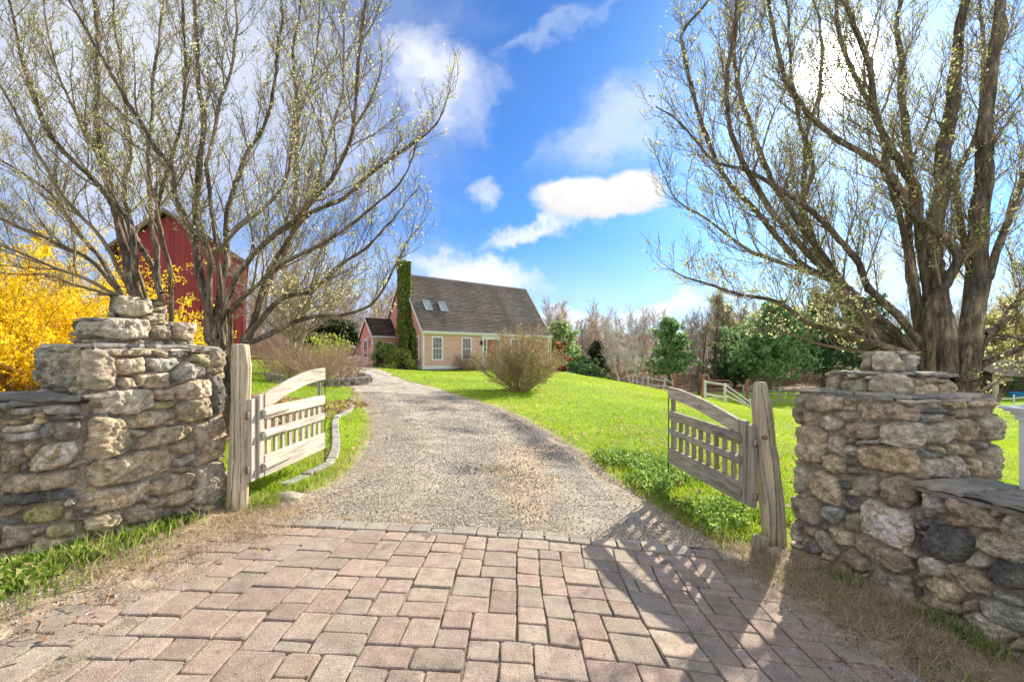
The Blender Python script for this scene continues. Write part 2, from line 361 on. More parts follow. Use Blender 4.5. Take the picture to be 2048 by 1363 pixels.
# darker crushed stone: patch right of centre and the far end
def patch(cx, cy, sx, sy, a=0):
    ca, sa = math.cos(a), math.sin(a); p = ((DX - cx) * ca + (DY - cy) * sa) / sx; q = (-(DX - cx) * sa + (DY - cy) * ca) / sy
    return np.clip(1.4 - np.sqrt(p * p + q * q) + .45 * nz[..., 0], 0, 1)[..., None]
c1 = gp(1130, 900); c2 = gp(1060, 840)
dk = np.maximum(1.8 * patch((c1[0] + c2[0]) / 2, (c1[1] + c2[1]) / 2, .62, 3.0, math.atan2(c1[0] - c2[0], c2[1] - c1[1])), np.clip((DY[..., None] - 22) / 6, 0, 1) * .75)
dk = np.clip(np.maximum(dk, np.clip(nz * 1.1 - .05, 0, .6)), 0, 1)
dc = GREY * (1 - dk) + DK * dk; dc = dc * (1 - w * .75) + TAN * w * .75; dc = dc * (1 + .2 * nz2)
moss = np.clip(patch(.15, 5.6, .5, 2.2) * 1.0 + .5 * nz2 - .35, 0, .75); dc = dc * (1 - moss) + np.array((.56, .40, .22)) * moss
bare = np.clip(np.exp(-((uu[None, :, None] - .30) / .10) ** 2) + np.exp(-((uu[None, :, None] - .72) / .11) ** 2) * .7, 0, 1) * .35 * (1 - dk * .8); dc = dc * (1 - bare) + np.array((.62, .52, .40)) * bare
tag(mesh('driveway', np.stack([DX, DY, DZ], -1), grid_faces(m2, K), M['gravel'], col=dc.reshape(-1, 3), smooth=True), kind='structure')

# loose crushed stone
def pebbles(name, x, y, z, s, c, m=M['pebble'], kind='stuff', label=None):
    n = len(x); base = np.array([(1, 0, 0), (0, 1, 0), (-1, 0, 0), (0, -1, 0), (0, 0, .7), (0, 0, -.5)], float)
    r = RNG.random((n, 6)) * .6 + .6; a = RNG.random(n) * 6.28; ca, sa = np.cos(a), np.sin(a)
    v = base[None] * r[..., None] * s[:, None, None]; v[..., 0] *= 1.3
    vx = v[..., 0] * ca[:, None] - v[..., 1] * sa[:, None]; vy = v[..., 0] * sa[:, None] + v[..., 1] * ca[:, None]
    V = np.stack([vx + x[:, None], vy + y[:, None], v[..., 2] + z[:, None]], -1).reshape(-1, 3)
    f = np.array([(0, 1, 4), (1, 2, 4), (2, 3, 4), (3, 0, 4), (1, 0, 5), (2, 1, 5), (3, 2, 5), (0, 3, 5)])
    Fq = (f[None] + np.arange(n)[:, None, None] * 6).reshape(-1, 3)
    return tag(mesh(name, V, Fq, m, col=np.repeat(c, 6, 0)), label, None, None, kind)
n = 80000; t = RNG.random(n) ** 1.7; y = 3.66 + t * 11; u = RNG.random(n)
x = np.interp(y, EL[:, 1], EL[:, 0]) * (1 - u) + np.interp(y, ER[:, 1], ER[:, 0]) * u
near = (u * 1.0 > 0)
cc = np.array([(.58, .49, .37), (.44, .395, .32), (.12, .12, .125), (.74, .67, .56), (.30, .27, .23)])
edge = np.minimum(u, 1 - u); pk = RNG.random(n)
dkp = np.clip(n2(x, y, 1.1, 4, 3) * 1.2 + .16 + .8 * (np.hypot((x - (c1[0] + c2[0]) / 2) / .7, (y - (c1[1] + c2[1]) / 2) / 2.8) < 1 + .3 * n2(x, y, 2, 2, 9)), .06, .9) * (edge > .07)
dd = ((x - (c1[0] + c2[0]) / 2)); 
track = np.exp(-((u - .30) / .09) ** 2) + np.exp(-((u - .72) / .10) ** 2); ci = np.where(pk < dkp * .9, 2, np.where(pk < .66, 0, np.where(pk < .80, 1, np.where(pk < .90, 3, 4)))); kp = RNG.random(n) < (1 - .55 * track) * np.clip(.75 + .9 * n2(x, y, .9, 3, 55), .25, 1); x, y, u, ci = x[kp], y[kp], u[kp], ci[kp]; n = len(x)
pebbles('gravel', x, y, H(x, y) + .002 + .014 * np.clip((y - 3.7) / .35, 0, 1), .004 + .006 * RNG.random(n) ** 1.5 + .00035 * (y - 3.6), cc[ci] * (.8 + .4 * RNG.random((n, 1))))

# paving: individually cut blocks laid in a random three-size pattern
class PV: V = []; F = []; C = []
def rounded(cx, cy, hx, hy, r=.022, seg=3):
    out = []
    for sx, sy, a0 in ((1, 1, 0), (-1, 1, 90), (-1, -1, 180), (1, -1, 270)):
        for k in range(seg):
            a = math.radians(a0 + 90 * k / (seg - 1)); out.append((cx + sx * (hx - r) + r * math.cos(a), cy + sy * (hy - r) + r * math.sin(a)))
    return out
def warp(x, y): 
    xx = x + .03 * math.sin(y * 1.7) + .012 * math.sin(3.1 * y + x * 2); return (xx + .025 * y, y - .03 * x * x + .012 * math.sin(2.3 * x + 1) - .02 * x)
prng = random.Random(5)
PCOL = [(.52, .385, .31), (.50, .39, .32), (.47, .395, .315), (.46, .385, .31), (.46, .345, .28), (.53, .42, .33), (.49, .375, .305), (.50, .38, .31), (.42, .35, .285), (.50, .37, .30)]
def paver(x0, x1, y0, y1, col, lift=0.0):
    g = .0035 + prng.random() * .003; hx, hy = (x1 - x0) / 2 - g, (y1 - y0) / 2 - g; cx, cy = (x0 + x1) / 2, (y0 + y1) / 2
    if hx < .015 or hy < .015: return
    rot = prng.gauss(0, .012); tx, ty = prng.gauss(0, .012), prng.gauss(0, .012); dzz = prng.gauss(0, .0022) + lift
    ring = rounded(0, 0, hx, hy, min(prng.uniform(.008, .02), hx * .4, hy * .4), 4); jit = [(prng.gauss(0, .0024), prng.gauss(0, .0024)) for _ in ring]
    wx, wy = warp(cx, cy); pts = []
    L = [(1.0, -.05), (1.0, -.012), (.0, -.004, .006), (.0, -.0005, .014)]
    vv = []
    for lay in range(4):
        for (p, j) in zip(ring, jit):
            ins = (0, 0, .0025, .009)[lay]; z = (-.05, -.007, -.0018, 0)[lay]
            fx_ = max(0, 1 - ins / hx); fy_ = max(0, 1 - ins / hy)
            lx, ly = (p[0] + j[0]) * fx_, (p[1] + j[1]) * fy_
            qx = lx * math.cos(rot) - ly * math.sin(rot); qy = lx * math.sin(rot) + ly * math.cos(rot)
            ax, ay = warp(cx + qx, cy + qy); vv.append((ax, ay, z + tx * lx + ty * ly + dzz))
    n = len(PV.V); k = len(ring); PV.V += vv
    PV.F += [(n + l * k + i, n + l * k + (i + 1) % k, n + (l + 1) * k + (i + 1) % k, n + (l + 1) * k + i) for l in range(3) for i in range(k)]
    PV.F.append(tuple(n + 3 * k + i for i in range(k)))
    s = prng.uniform(.72, .96); PV.C += [tuple(c * s for c in col)] * (4 * k)
U = .080; NXc, NYc = 60, 66; occ = np.zeros((NXc, NYc), bool); X0, Y0 = -2.42, 3.56 - NYc * U
for j in range(NYc - 1, -1, -1):
    for i in range(NXc):
        if occ[i, j]: continue
        opts = [((3, 3), 2.6), ((3, 2), 3), ((2, 3), 2.4), ((2, 2), 2.6), ((2, 1), .25), ((1, 2), .35), ((3, 1), .2), ((1, 1), .02)]
        opts = [(o, w_) for o, w_ in opts if i + o[0] <= NXc and j - o[1] + 1 >= 0 and not occ[i:i + o[0], j - o[1] + 1:j + 1].any()]
        # avoid leaving one-cell slots
        def ok(o):
            e = i + o[0]
            return not (e < NXc and not occ[e, j] and (e + 1 >= NXc or occ[e + 1, j]))
        good = [q for q in opts if ok(q[0])] or opts
        o = prng.choices([q[0] for q in good], [q[1] for q in good])[0]
        occ[i:i + o[0], j - o[1] + 1:j + 1] = True
        paver(X0 + i * U, X0 + (i + o[0]) * U, Y0 + (j - o[1] + 1) * U, Y0 + (j + 1) * U, prng.choice(PCOL))
xx = -2.15
while xx < 2.1:                          # pale border course along the gravel
    w_ = prng.uniform(.165, .2); paver(xx, xx + w_, 3.575, 3.575 + .165, prng.choice([(.46, .42, .35), (.42, .39, .33), (.49, .43, .35)]), .003); xx += w_
V = np.array(PV.V); V[:, 2] += H(V[:, 0], V[:, 1])
tag(mesh('paving', V, PV.F, M['paver'], col=np.array(PV.C), smooth=False), kind='structure')
# grit in the joints and on the blocks
n = 60000; x = RNG.uniform(-2.7, 2.4, n); y = RNG.uniform(1.6, 3.75, n)
pv = paved(x, y); cov = np.clip((.62 - (2.25 - np.abs(x + .12))) / .5, 0, 1); keep = RNG.random(n) < .12 + .9 * cov
x, y = x[keep], y[keep]; n = len(x)
pebbles('paving_grit', x, y, np.maximum(H(x, y), ground_z(x, y)) + .001, .0012 + .0032 * RNG.random(n) ** 2, cc[RNG.integers(0, 5, n)] * .9)

# ---------------------------------------------------------------- dry stone masonry
PAL = dict(g=((.58, .51, .39), (.42, .37, .29)), t=((.58, .47, .31), (.44, .36, .24)), b=((.47, .38, .27), (.35, .285, .21)), d=((.16, .155, .145), (.24, .215, .18)), s=((.34, .34, .30), (.42, .39, .33)),
 o=((.50, .38, .24), (.46, .37, .26)), w=((.68, .64, .57), (.50, .42, .30)), y=((.50, .42, .20), (.38, .34, .22)), p=((.60, .49, .36), (.46, .37, .27)), k=((.12, .115, .11), (.19, .175, .15)))
def polysdf(P, x, y):
    P = np.asarray(P, float); d = np.full(x.shape, 1e9); s = np.ones(x.shape); n = len(P)
    for i in range(n):
        a, b = P[i], P[i - 1]; ex, ey = b - a; wx, wy = x - a[0], y - a[1]
        t = np.clip((wx * ex + wy * ey) / (ex * ex + ey * ey + 1e-12), 0, 1); bx, by = wx - ex * t, wy - ey * t
        d = np.minimum(d, bx * bx + by * by)
        c1_, c2_, c3_ = y >= a[1], y < b[1], ex * wy > ey * wx
        s = np.where((c1_ & c2_ & c3_) | (~c1_ & ~c2_ & ~c3_), -s, s)
    return s * np.sqrt(d)
class Path:
    """closed or open plan path; outward normal to the right of travel"""
    def __init__(s, pts, closed, rad=.06, step=.008):
        P = [np.array(p, float) for p in pts]; out = []; n = len(P)
        for i in range(n):
            if not closed and i in (0, n - 1): out.append(P[i]); continue
            a, b, c = P[i - 1], P[i], P[(i + 1) % n]; u = (a - b) / np.linalg.norm(a - b); v = (c - b) / np.linalg.norm(c - b)
            for t in np.linspace(0, 1, 5): q0 = b + u * rad; q1 = b + v * rad; out.append((1 - t) ** 2 * q0 + 2 * t * (1 - t) * b + t * t * q1)
        if closed: out.append(out[0])
        s.Q = np.array(out); s.cum = np.r_[0, np.cumsum(np.linalg.norm(np.diff(s.Q, axis=0), axis=1))]; s.L = s.cum[-1]; s.closed = closed; s.step = step
    def at(s, t):
        return np.c_[np.interp(t, s.cum, s.Q[:, 0]), np.interp(t, s.cum, s.Q[:, 1])]
    def normal(s, t):
        e = .012
        if s.closed: a, b = s.at((t - e) % s.L), s.at((t + e) % s.L)
        else: a, b = s.at(np.clip(t - e, 0, s.L)), s.at(np.clip(t + e, 0, s.L))
        d = b - a; d /= np.linalg.norm(d, axis=1)[:, None] + 1e-9; return np.c_[d[:, 1], -d[:, 0]]
    def hit(s, px, py, off=.05):          # pixel ray against the front of the path -> (s, z)
        r = (px - CX) / F; Qs = s.at(np.linspace(0, s.L, 900)); N = s.normal(np.linspace(0, s.L, 900)); Qs = Qs + N * off
        f = Qs[:, 0] - r * Qs[:, 1]; best = None
        for i in np.nonzero(np.sign(f[:-1]) != np.sign(f[1:]))[0]:
            Y = Qs[i, 1]
            if (best is None or Y < best[1]) and abs(f[i]) < .5: best = (i / 899 * s.L, Y)
        if best is None:
            i = int(np.argmin(np.abs(f) + 10 * ((Qs * N).sum(1) > 0))); best = (i / 899 * s.L, Qs[i, 1])
        return best[0], CAMZ - (py - HY) / F * best[1]
MORTAR = np.array((.38, .33, .25))
def masonry(name, path, zlo, zhi, traced, parent, seed=1, depth=.055, fill='tgbtgpsdy', size=(.10, .34, .06, .17), zs=.008, batter=.0, fold=.12):
    rg = np.random.default_rng(seed); rr = random.Random(seed)
    ns = int(path.L / path.step); nz_ = int((zhi - zlo) / zs); S, Zz = np.meshgrid(np.linspace(0, path.L, ns), np.linspace(zlo, zhi, nz_))
    Pxy = path.at(S[0]); Nn = path.normal(S[0]); P3 = np.stack([np.broadcast_to(Pxy[:, 0], S.shape), np.broadcast_to(Pxy[:, 1], S.shape), Zz], -1)
    wsx = S + .010 * fbm(P3 * 9, 3, 3) + .004 * fbm(P3 * 35, 2, 9); wsz = Zz + .010 * fbm(P3 * 9 + 40, 3, 5) + .004 * fbm(P3 * 35 + 9, 2, 6)
    stones = [(np.array(p), c) for p, c in traced]
    # filler courses
    z = zlo - .02; fillers = []
    while z < zhi - .015:
        hh = rr.uniform(size[2], size[3]); hh = min(hh, zhi - z) if zhi - z - hh > .04 else zhi - z
        s_ = -rr.uniform(0, .2)
        while s_ < path.L:
            ww = rr.uniform(size[0], size[1]); k = rr.random()
            def q(p): return (p[0] + rr.gauss(0, .008), p[1] + rr.gauss(0, .008))
            cut = rr.uniform(.0, .3) * hh; cs = rr.uniform(0, .25) * ww; g = .006
            a, b, c, d_ = (s_ + g, z + g), (s_ + ww - g, z + g), (s_ + ww - g, z + hh - g), (s_ + g, z + hh - g)
            if k < .25 and hh > .11:
                zm = z + hh * rr.uniform(.4, .6); fillers += [np.array([q(a), q(b), q((s_ + ww - g, zm - g)), q((s_ + g, zm - g))]), np.array([q((s_ + g, zm + g)), q((s_ + ww - g, zm + g)), q(c), q(d_)])]
            else: fillers.append(np.array([q((a[0], a[1] + cut)), q((a[0] + cs, a[1])), q((b[0] - cs * .7, b[1])), q((b[0], b[1] + cut * .6)), q((c[0], c[1] - cut)), q((c[0] - cs, c[1])), q((d_[0] + cs * .8, d_[1])), q((d_[0], d_[1] - cut * .7))]))
            s_ += ww
        z += hh
    if traced:
        for f in fillers:
            c = f.mean(0); t = (f[:, 0].min(), f[:, 0].max(), f[:, 1].min(), f[:, 1].max()); bad = False
            tx = np.array([c[0], *f[:, 0], t[0], t[1], c[0], c[0]]); tz = np.array([c[1], *f[:, 1], c[1], c[1], t[2], t[3]])
            for p, _ in traced:
                p = np.asarray(p)
                if p[:, 0].max() < t[0] or p[:, 0].min() > t[1] or p[:, 1].max() < t[2] or p[:, 1].min() > t[3]: continue
                if (polysdf(p, tx, tz) < .012).any(): bad = True; break
            if not bad: stones.append((f, rr.choice(fill)))
        # chinking: small stones in what is left
        ss = [s_ for s_ in stones]
        for _ in range(2600):
            cx_, cz_ = rr.uniform(0, path.L), rr.uniform(zlo, zhi); a_, b_ = rr.uniform(.012, .055), rr.uniform(.01, .028)
            tx = np.array([cx_, cx_ - a_, cx_ + a_, cx_, cx_]); tz = np.array([cz_, cz_, cz_, cz_ - b_, cz_ + b_]); bad = False
            for p, _c in ss:
                if p[:, 0].max() < cx_ - a_ - .01 or p[:, 0].min() > cx_ + a_ + .01 or p[:, 1].max() < cz_ - b_ - .01 or p[:, 1].min() > cz_ + b_ + .01: continue
                if (polysdf(p, tx, tz) < .006).any(): bad = True; break
            if not bad:
                k = rr.randint(5, 7); ph = rr.random() * 6; pl = np.array([(cx_ + a_ * math.cos(ph + 6.283 * i / k), cz_ + b_ * math.sin(ph + 6.283 * i / k)) for i in range(k)]); ss.append((pl, rr.choice(fill)))
        stones = ss
    else: stones += [(f, rr.choice(fill)) for f in fillers]
    D = -.020 + .010 * fbm(P3 * 14, 3, 2); C = MORTAR * (1 + .25 * fbm(P3 * 30, 2, 8)[..., None]); best = np.full(S.shape, 0.0)
    for poly, ck in stones:
        a0, a1, b0, b1 = poly[:, 0].min() - .03, poly[:, 0].max() + .03, poly[:, 1].min() - .03, poly[:, 1].max() + .03
        i0, i1 = np.searchsorted(S[0], (a0, a1)); j0, j1 = np.searchsorted(Zz[:, 0], (b0, b1))
        if i1 <= i0 or j1 <= j0: continue
        sl_ = (slice(j0, j1), slice(i0, i1)); sd = polysdf(poly, wsx[sl_], wsz[sl_]); q = -sd
        wdt, hgt = a1 - a0 - .06, b1 - b0 - .06; r_ = min(.028, .30 * min(wdt, hgt)) + .001; q = q + .004
        dep = depth * (.55 + .5 * min(1, min(wdt, hgt) / .15)) * rr.uniform(.8, 1.15)
        prof = np.clip(1 - (1 - np.clip(q / r_, 0, 1)) ** 2.6, 0, 1) ** .42
        c = poly.mean(0); ds = S[sl_] - c[0]; dzv = Zz[sl_] - c[1]; sd_ = rr.randint(0, 900)
        fac = np.full(ds.shape, 1e9)                      # chiselled facets: lowest of a few planes
        for _ in range(5):
            an = rr.random() * 6.283; sl2 = rr.uniform(.10, .42); off = rr.uniform(.0, .35) * min(wdt, hgt)
            fac = np.minimum(fac, .0 - sl2 * (ds * math.cos(an) + dzv * math.sin(an) - off))
        fac = np.clip(fac, -.042, .008)
        P_ = P3[sl_]
        hN = prof * (dep + fac + .012 * fbm(P_ * 13 + sd_, 4, sd_, .6) + .0075 * fbm(P_ * 50 + sd_, 3, sd_ + 3, .65) - .010 * np.clip(.25 - np.abs(fbm(P_ * 17 + sd_, 3, sd_ + 21)), 0, 1) * 4) - .018 * (1 - prof)
        hN = np.where(q > 0, hN, -1); win = hN > D[sl_]
        ca, cb = np.array(PAL[ck][0]), np.array(PAL[ck][1]); tt = np.clip(.5 + .8 * fbm(P_ * 5 + sd_, 3, sd_ + 5), 0, 1)[..., None]; br = rr.uniform(.92, 1.3)
        sc = (ca * (1 - tt) + cb * tt) * br * (1 + .30 * fbm(P_ * 30 + sd_, 3, sd_ + 9, .7)[..., None])
        if ck == 'w': v_ = np.abs(fbm(P_ * 14 + sd_, 3, 77))[..., None]; sc = np.where(v_ < .09, sc * np.array((.7, .6, .45)), sc)
        C[sl_] = np.where(win[..., None], sc, C[sl_]); D[sl_] = np.where(win, hN, D[sl_])
    # lichen
    li = np.clip(fbm(P3 * 6 + 70, 4, 60) * 2.2 - 1.05, 0, .55)[..., None] * (D > 0)[..., None]; C = C * (1 - li) + np.array((.33, .33, .22)) * li
    bt = (zhi - Zz) * batter
    V = np.stack([P3[..., 0] + Nn[None, :, 0] * (D + bt), P3[..., 1] + Nn[None, :, 1] * (D + bt), Zz], -1)
    ctr = path.Q.mean(0)
    rows = [V]; cols = [C]
    for k in (.3, 1.0):
        t = V[-1].copy(); t[:, 0] -= Nn[:, 0] * fold * k; t[:, 1] -= Nn[:, 1] * fold * k; t[:, 2] = zhi - .004 * k; rows.append(t[None]); cols.append(C[-1:])
    V = np.concatenate(rows); C = np.concatenate(cols)
    return mesh(name, V, grid_faces(V.shape[0], V.shape[1]), M['stone'], parent, np.clip(C.reshape(-1, 3), 0, 1), True)
def slab_solid(mb, poly, z0, z1, col, rr, rough=.012):
    """a thick irregular plate: jagged outline, slightly uneven faces"""
    P = [np.array(p, float) for p in poly]; out = []
    for i in range(len(P)):
        a, b = P[i], P[(i + 1) % len(P)]; L = np.linalg.norm(b - a); k = max(1, int(L / .05)); nrm = np.array([(b - a)[1], -(b - a)[0]]) / (L + 1e-9)
        for j in range(k): out.append(a + (b - a) * j / k + nrm * rr.gauss(0, rough) * (1 if j else .5))
    n = len(out); c = np.mean(out, 0); tl = (rr.gauss(0, .012), rr.gauss(0, .012)); V = []
    for lv, (sc, z) in enumerate(((.97, z0), (1.0, z0 + (z1 - z0) * .3), (.995, z1 - (z1 - z0) * .25), (.965, z1), (.5, z1 + .002))):
        for p in out:
            q = c + (p - c) * sc; V.append((q[0] + rr.gauss(0, .0025), q[1] + rr.gauss(0, .0025), z + tl[0] * (q[0] - c[0]) + tl[1] * (q[1] - c[1]) + rr.gauss(0, .0018)))
    Fs = [(l * n + i, l * n + (i + 1) % n, (l + 1) * n + (i + 1) % n, (l + 1) * n + i) for l in range(4) for i in range(n)] + [tuple(range(n - 1, -1, -1)), tuple(4 * n + i for i in range(n))]
    s = rr.uniform(.8, 1.25); mb.col = tuple(x_ * s for x_ in col); mb.add(V, Fs)
SL = [(.30, .285, .25), (.36, .33, .275), (.42, .375, .30), (.26, .25, .225), (.45, .40, .31)]
def quad_slabs(mb, Q, z0, seed, over=.03, th=(.022, .036), layers=2, full=True, cols=SL):
    """plates lying round the top of a four-sided pier"""
    rr = random.Random(seed); Q = [np.array(q, float) for q in Q]; c = sum(Q) / 4
    Qo = [q + (q - c) / np.linalg.norm(q - c) * over * 1.4 for q in Q]; z = z0
    for l in range(layers):
        t = rr.uniform(*th); oo = [c + (q - c) * (1 - .02 * l) for q in Qo]; ii = [c + (q - c) * .45 for q in Q]
        for e in range(4):
            a, b, ai, bi = oo[e], oo[(e + 1) % 4], ii[e], ii[(e + 1) % 4]; f = 0
            while f < .97:
                g = min(1, f + rr.uniform(.2, .5)); g = 1 if g > .88 else g
                off = rr.uniform(-.012, .02); d0 = (a + (b - a) * f); d1 = (a + (b - a) * g); n_ = (d0 + d1) / 2 - c; n_ /= np.linalg.norm(n_)
                slab_solid(mb, [d0 + n_ * off, d1 + n_ * off - (b - a) * .008, ai + (bi - ai) * g, ai + (bi - ai) * f], z + rr.uniform(-.002, .003), z + t * rr.uniform(.75, 1.1), rr.choice(cols), rr); f = g
        slab_solid(mb, [i_ * 1.0 for i_ in ii], z - .01, z + t * .8, rr.choice(cols), rr); z += t
    return z
# ---------------------------------------------------------------- the two stone piers and their low walls
def crop1(pts): return [(x / 2.524, 560 + y / 2.524) for x, y in pts]
def crop2(pts): return [(1300 + x / 2.13, 660 + y / 2.13) for x, y in pts]
def P_(s): # "k x,y x,y ..." lines -> [(points, colour key)]
    out = []
    for ln in s.strip().splitlines():
        t = ln.split(); out.append(([tuple(float(v) for v in p.split(',')) for p in t[1:]], t[0]))
    return out
LB = P_('''
s 118,305 170,298 200,330 205,400 190,470 150,510 118,500
g 207,367 370,365 380,440 385,520 340,550 230,535 185,490 207,430
s 208,325 270,320 272,350 210,352
y 278,330 350,332 400,355 395,370 310,365 280,350
y 372,378 398,378 398,435 382,440
t 380,448 396,445 396,540 386,530
p 405,345 560,350 590,400 592,535 560,552 420,552 400,510 402,380
b 563,345 625,350 633,380 595,383 568,370
b 637,345 785,347 780,378 700,380 640,374
t 802,358 860,358 862,384 805,380
b 802,338 930,337 938,350 860,354 805,352
o 947,337 1035,324 1070,345 1040,363 965,363
d 868,363 975,368 985,385 872,386
p 600,397 735,392 740,465 640,480 597,470
s 750,395 905,392 912,415 870,455 790,462 762,440
y 985,373 1065,375 1060,420 1045,450 1012,420 977,412
p 1097,337 1175,330 1176,470 1052,468 1062,400
s 940,420 1010,425 1043,455 1035,482 960,502 905,530 877,500 892,460
p 625,492 688,490 703,540 642,552 620,520
p 697,478 790,468 863,468 868,510 858,540 760,543 715,538
p 905,542 960,507 1060,503 1078,525 1073,590 1020,595 920,600 897,575
k 1090,490 1160,485 1168,560 1168,660 1100,690 1087,620
b 802,547 890,548 890,603 803,603
g 420,567 560,557 770,552 795,580 788,640 700,670 500,688 442,670 422,610
y 780,617 880,612 898,625 860,643 790,645
t 902,632 960,602 1060,594 1083,640 1073,688 980,712 907,700 897,660
t 667,692 740,667 858,662 873,690 800,733 682,756 667,730
b 862,652 880,647 891,680 884,703 872,690
t 427,722 500,692 620,702 663,770 658,850 600,885 500,912 432,905 417,880 432,790
b 670,770 740,762 740,783 690,798
t 717,820 742,777 800,748 968,727 988,760 963,798 850,828 707,860
p 1002,742 1080,697 1158,697 1162,780 1158,880 1100,898 1012,933 997,890 1007,800
b 692,832 704,822 707,845 695,863 677,850
o 862,847 920,817 980,814 996,840 958,873 900,866
t 405,937 500,917 700,872 858,857 878,890 858,958 700,1008 482,1043 432,1033 402,985
s 892,912 960,888 998,867 993,903 920,933 892,933
b 887,947 983,928 988,953 920,968 887,962
g 1007,952 1070,927 1138,907 1158,940 1150,1080 1080,1123 1012,1128 977,1100 1002,1020
t 782,1032 860,987 988,972 998,990 958,1038 850,1083 782,1083
t 482,1072 600,1042 768,1017 776,1060 738,1108 620,1148 502,1173 472,1140
b 382,1062 468,1067 478,1090 463,1130 468,1168 402,1178 375,1140
o 837,1120 900,1067 973,1057 983,1095 930,1128 852,1145
t 732,1105 790,1097 798,1113 760,1123
b 662,1150 760,1127 848,1102 852,1115 820,1138 700,1168 658,1173
b 642,1182 820,1142 843,1160 760,1208 652,1233 637,1210
t 412,1197 520,1182 608,1172 618,1205 588,1243 460,1268 412,1250
b 892,1160 960,1142 983,1155 958,1183 902,1188
t 992,1147 1100,1122 1138,1140 1138,1165 1002,1173
''')
LW = P_('''
s 0,643 190,642 200,663 100,680 0,678
s 207,640 418,637 423,673 250,683 207,665
p 72,688 150,686 158,697 90,700
t 167,677 205,672 213,690 177,696
d 222,690 438,688 438,700 232,704
t 0,710 90,702 95,718 0,726
g 0,737 160,730 178,745 150,763 0,766
d 187,747 220,720 413,714 416,770 380,798 222,806 192,790
s 0,775 160,773 173,795 100,813 0,816
b 0,832 60,830 98,862 108,920 60,983 0,993
t 112,850 140,822 168,832 170,870 140,896 114,890
w 142,900 202,837 330,817 383,814 390,880 338,928 250,958 162,960 140,935
g 342,940 380,932 398,940 370,950 334,953
b 0,992 200,977 393,967 383,1018 300,1058 100,1078 0,1078
k 0,1087 188,1080 198,1130 100,1143 0,1143
d 207,1077 368,1067 378,1090 338,1108 217,1118
t 0,1162 98,1157 60,1188 0,1203
y 77,1195 182,1147 298,1147 313,1180 258,1213 120,1243 87,1225
b 0,1247 80,1252 143,1290 138,1338 0,1361
y 227,1242 330,1227 373,1250 368,1290 250,1308 227,1280
b 152,1267 213,1257 213,1288 157,1288
d 12,1222 80,1227 88,1243 22,1240
t 322,1162 368,1172 373,1218 332,1213
d 110,927 128,927 130,983 110,986
''')
LT1 = P_('''
b 320,190 366,190 358,262 318,258
g 374,208 500,208 500,288 390,290 374,260
g 512,192 600,184 745,192 768,240 758,288 690,298 520,296 504,270
b 782,232 863,227 868,298 792,298 774,270
p 892,217 920,202 1018,202 1030,240 1026,296 902,293 882,258
s 382,184 508,186 506,202 392,203
y 742,188 868,192 864,208 790,210
o 782,214 860,212 862,222 790,224
''')
LT2 = P_('''
s 500,92 553,92 558,168 502,170
s 502,76 556,78 554,88 502,88
g 567,72 700,67 768,72 778,130 768,163 700,176 582,170 558,130
y 782,80 893,80 893,100 790,98
s 834,117 888,112 891,183 852,183 833,150
t 787,130 823,130 826,148 792,148
p 772,167 838,162 848,183 777,181
t 788,104 826,104 826,124 790,124
''')
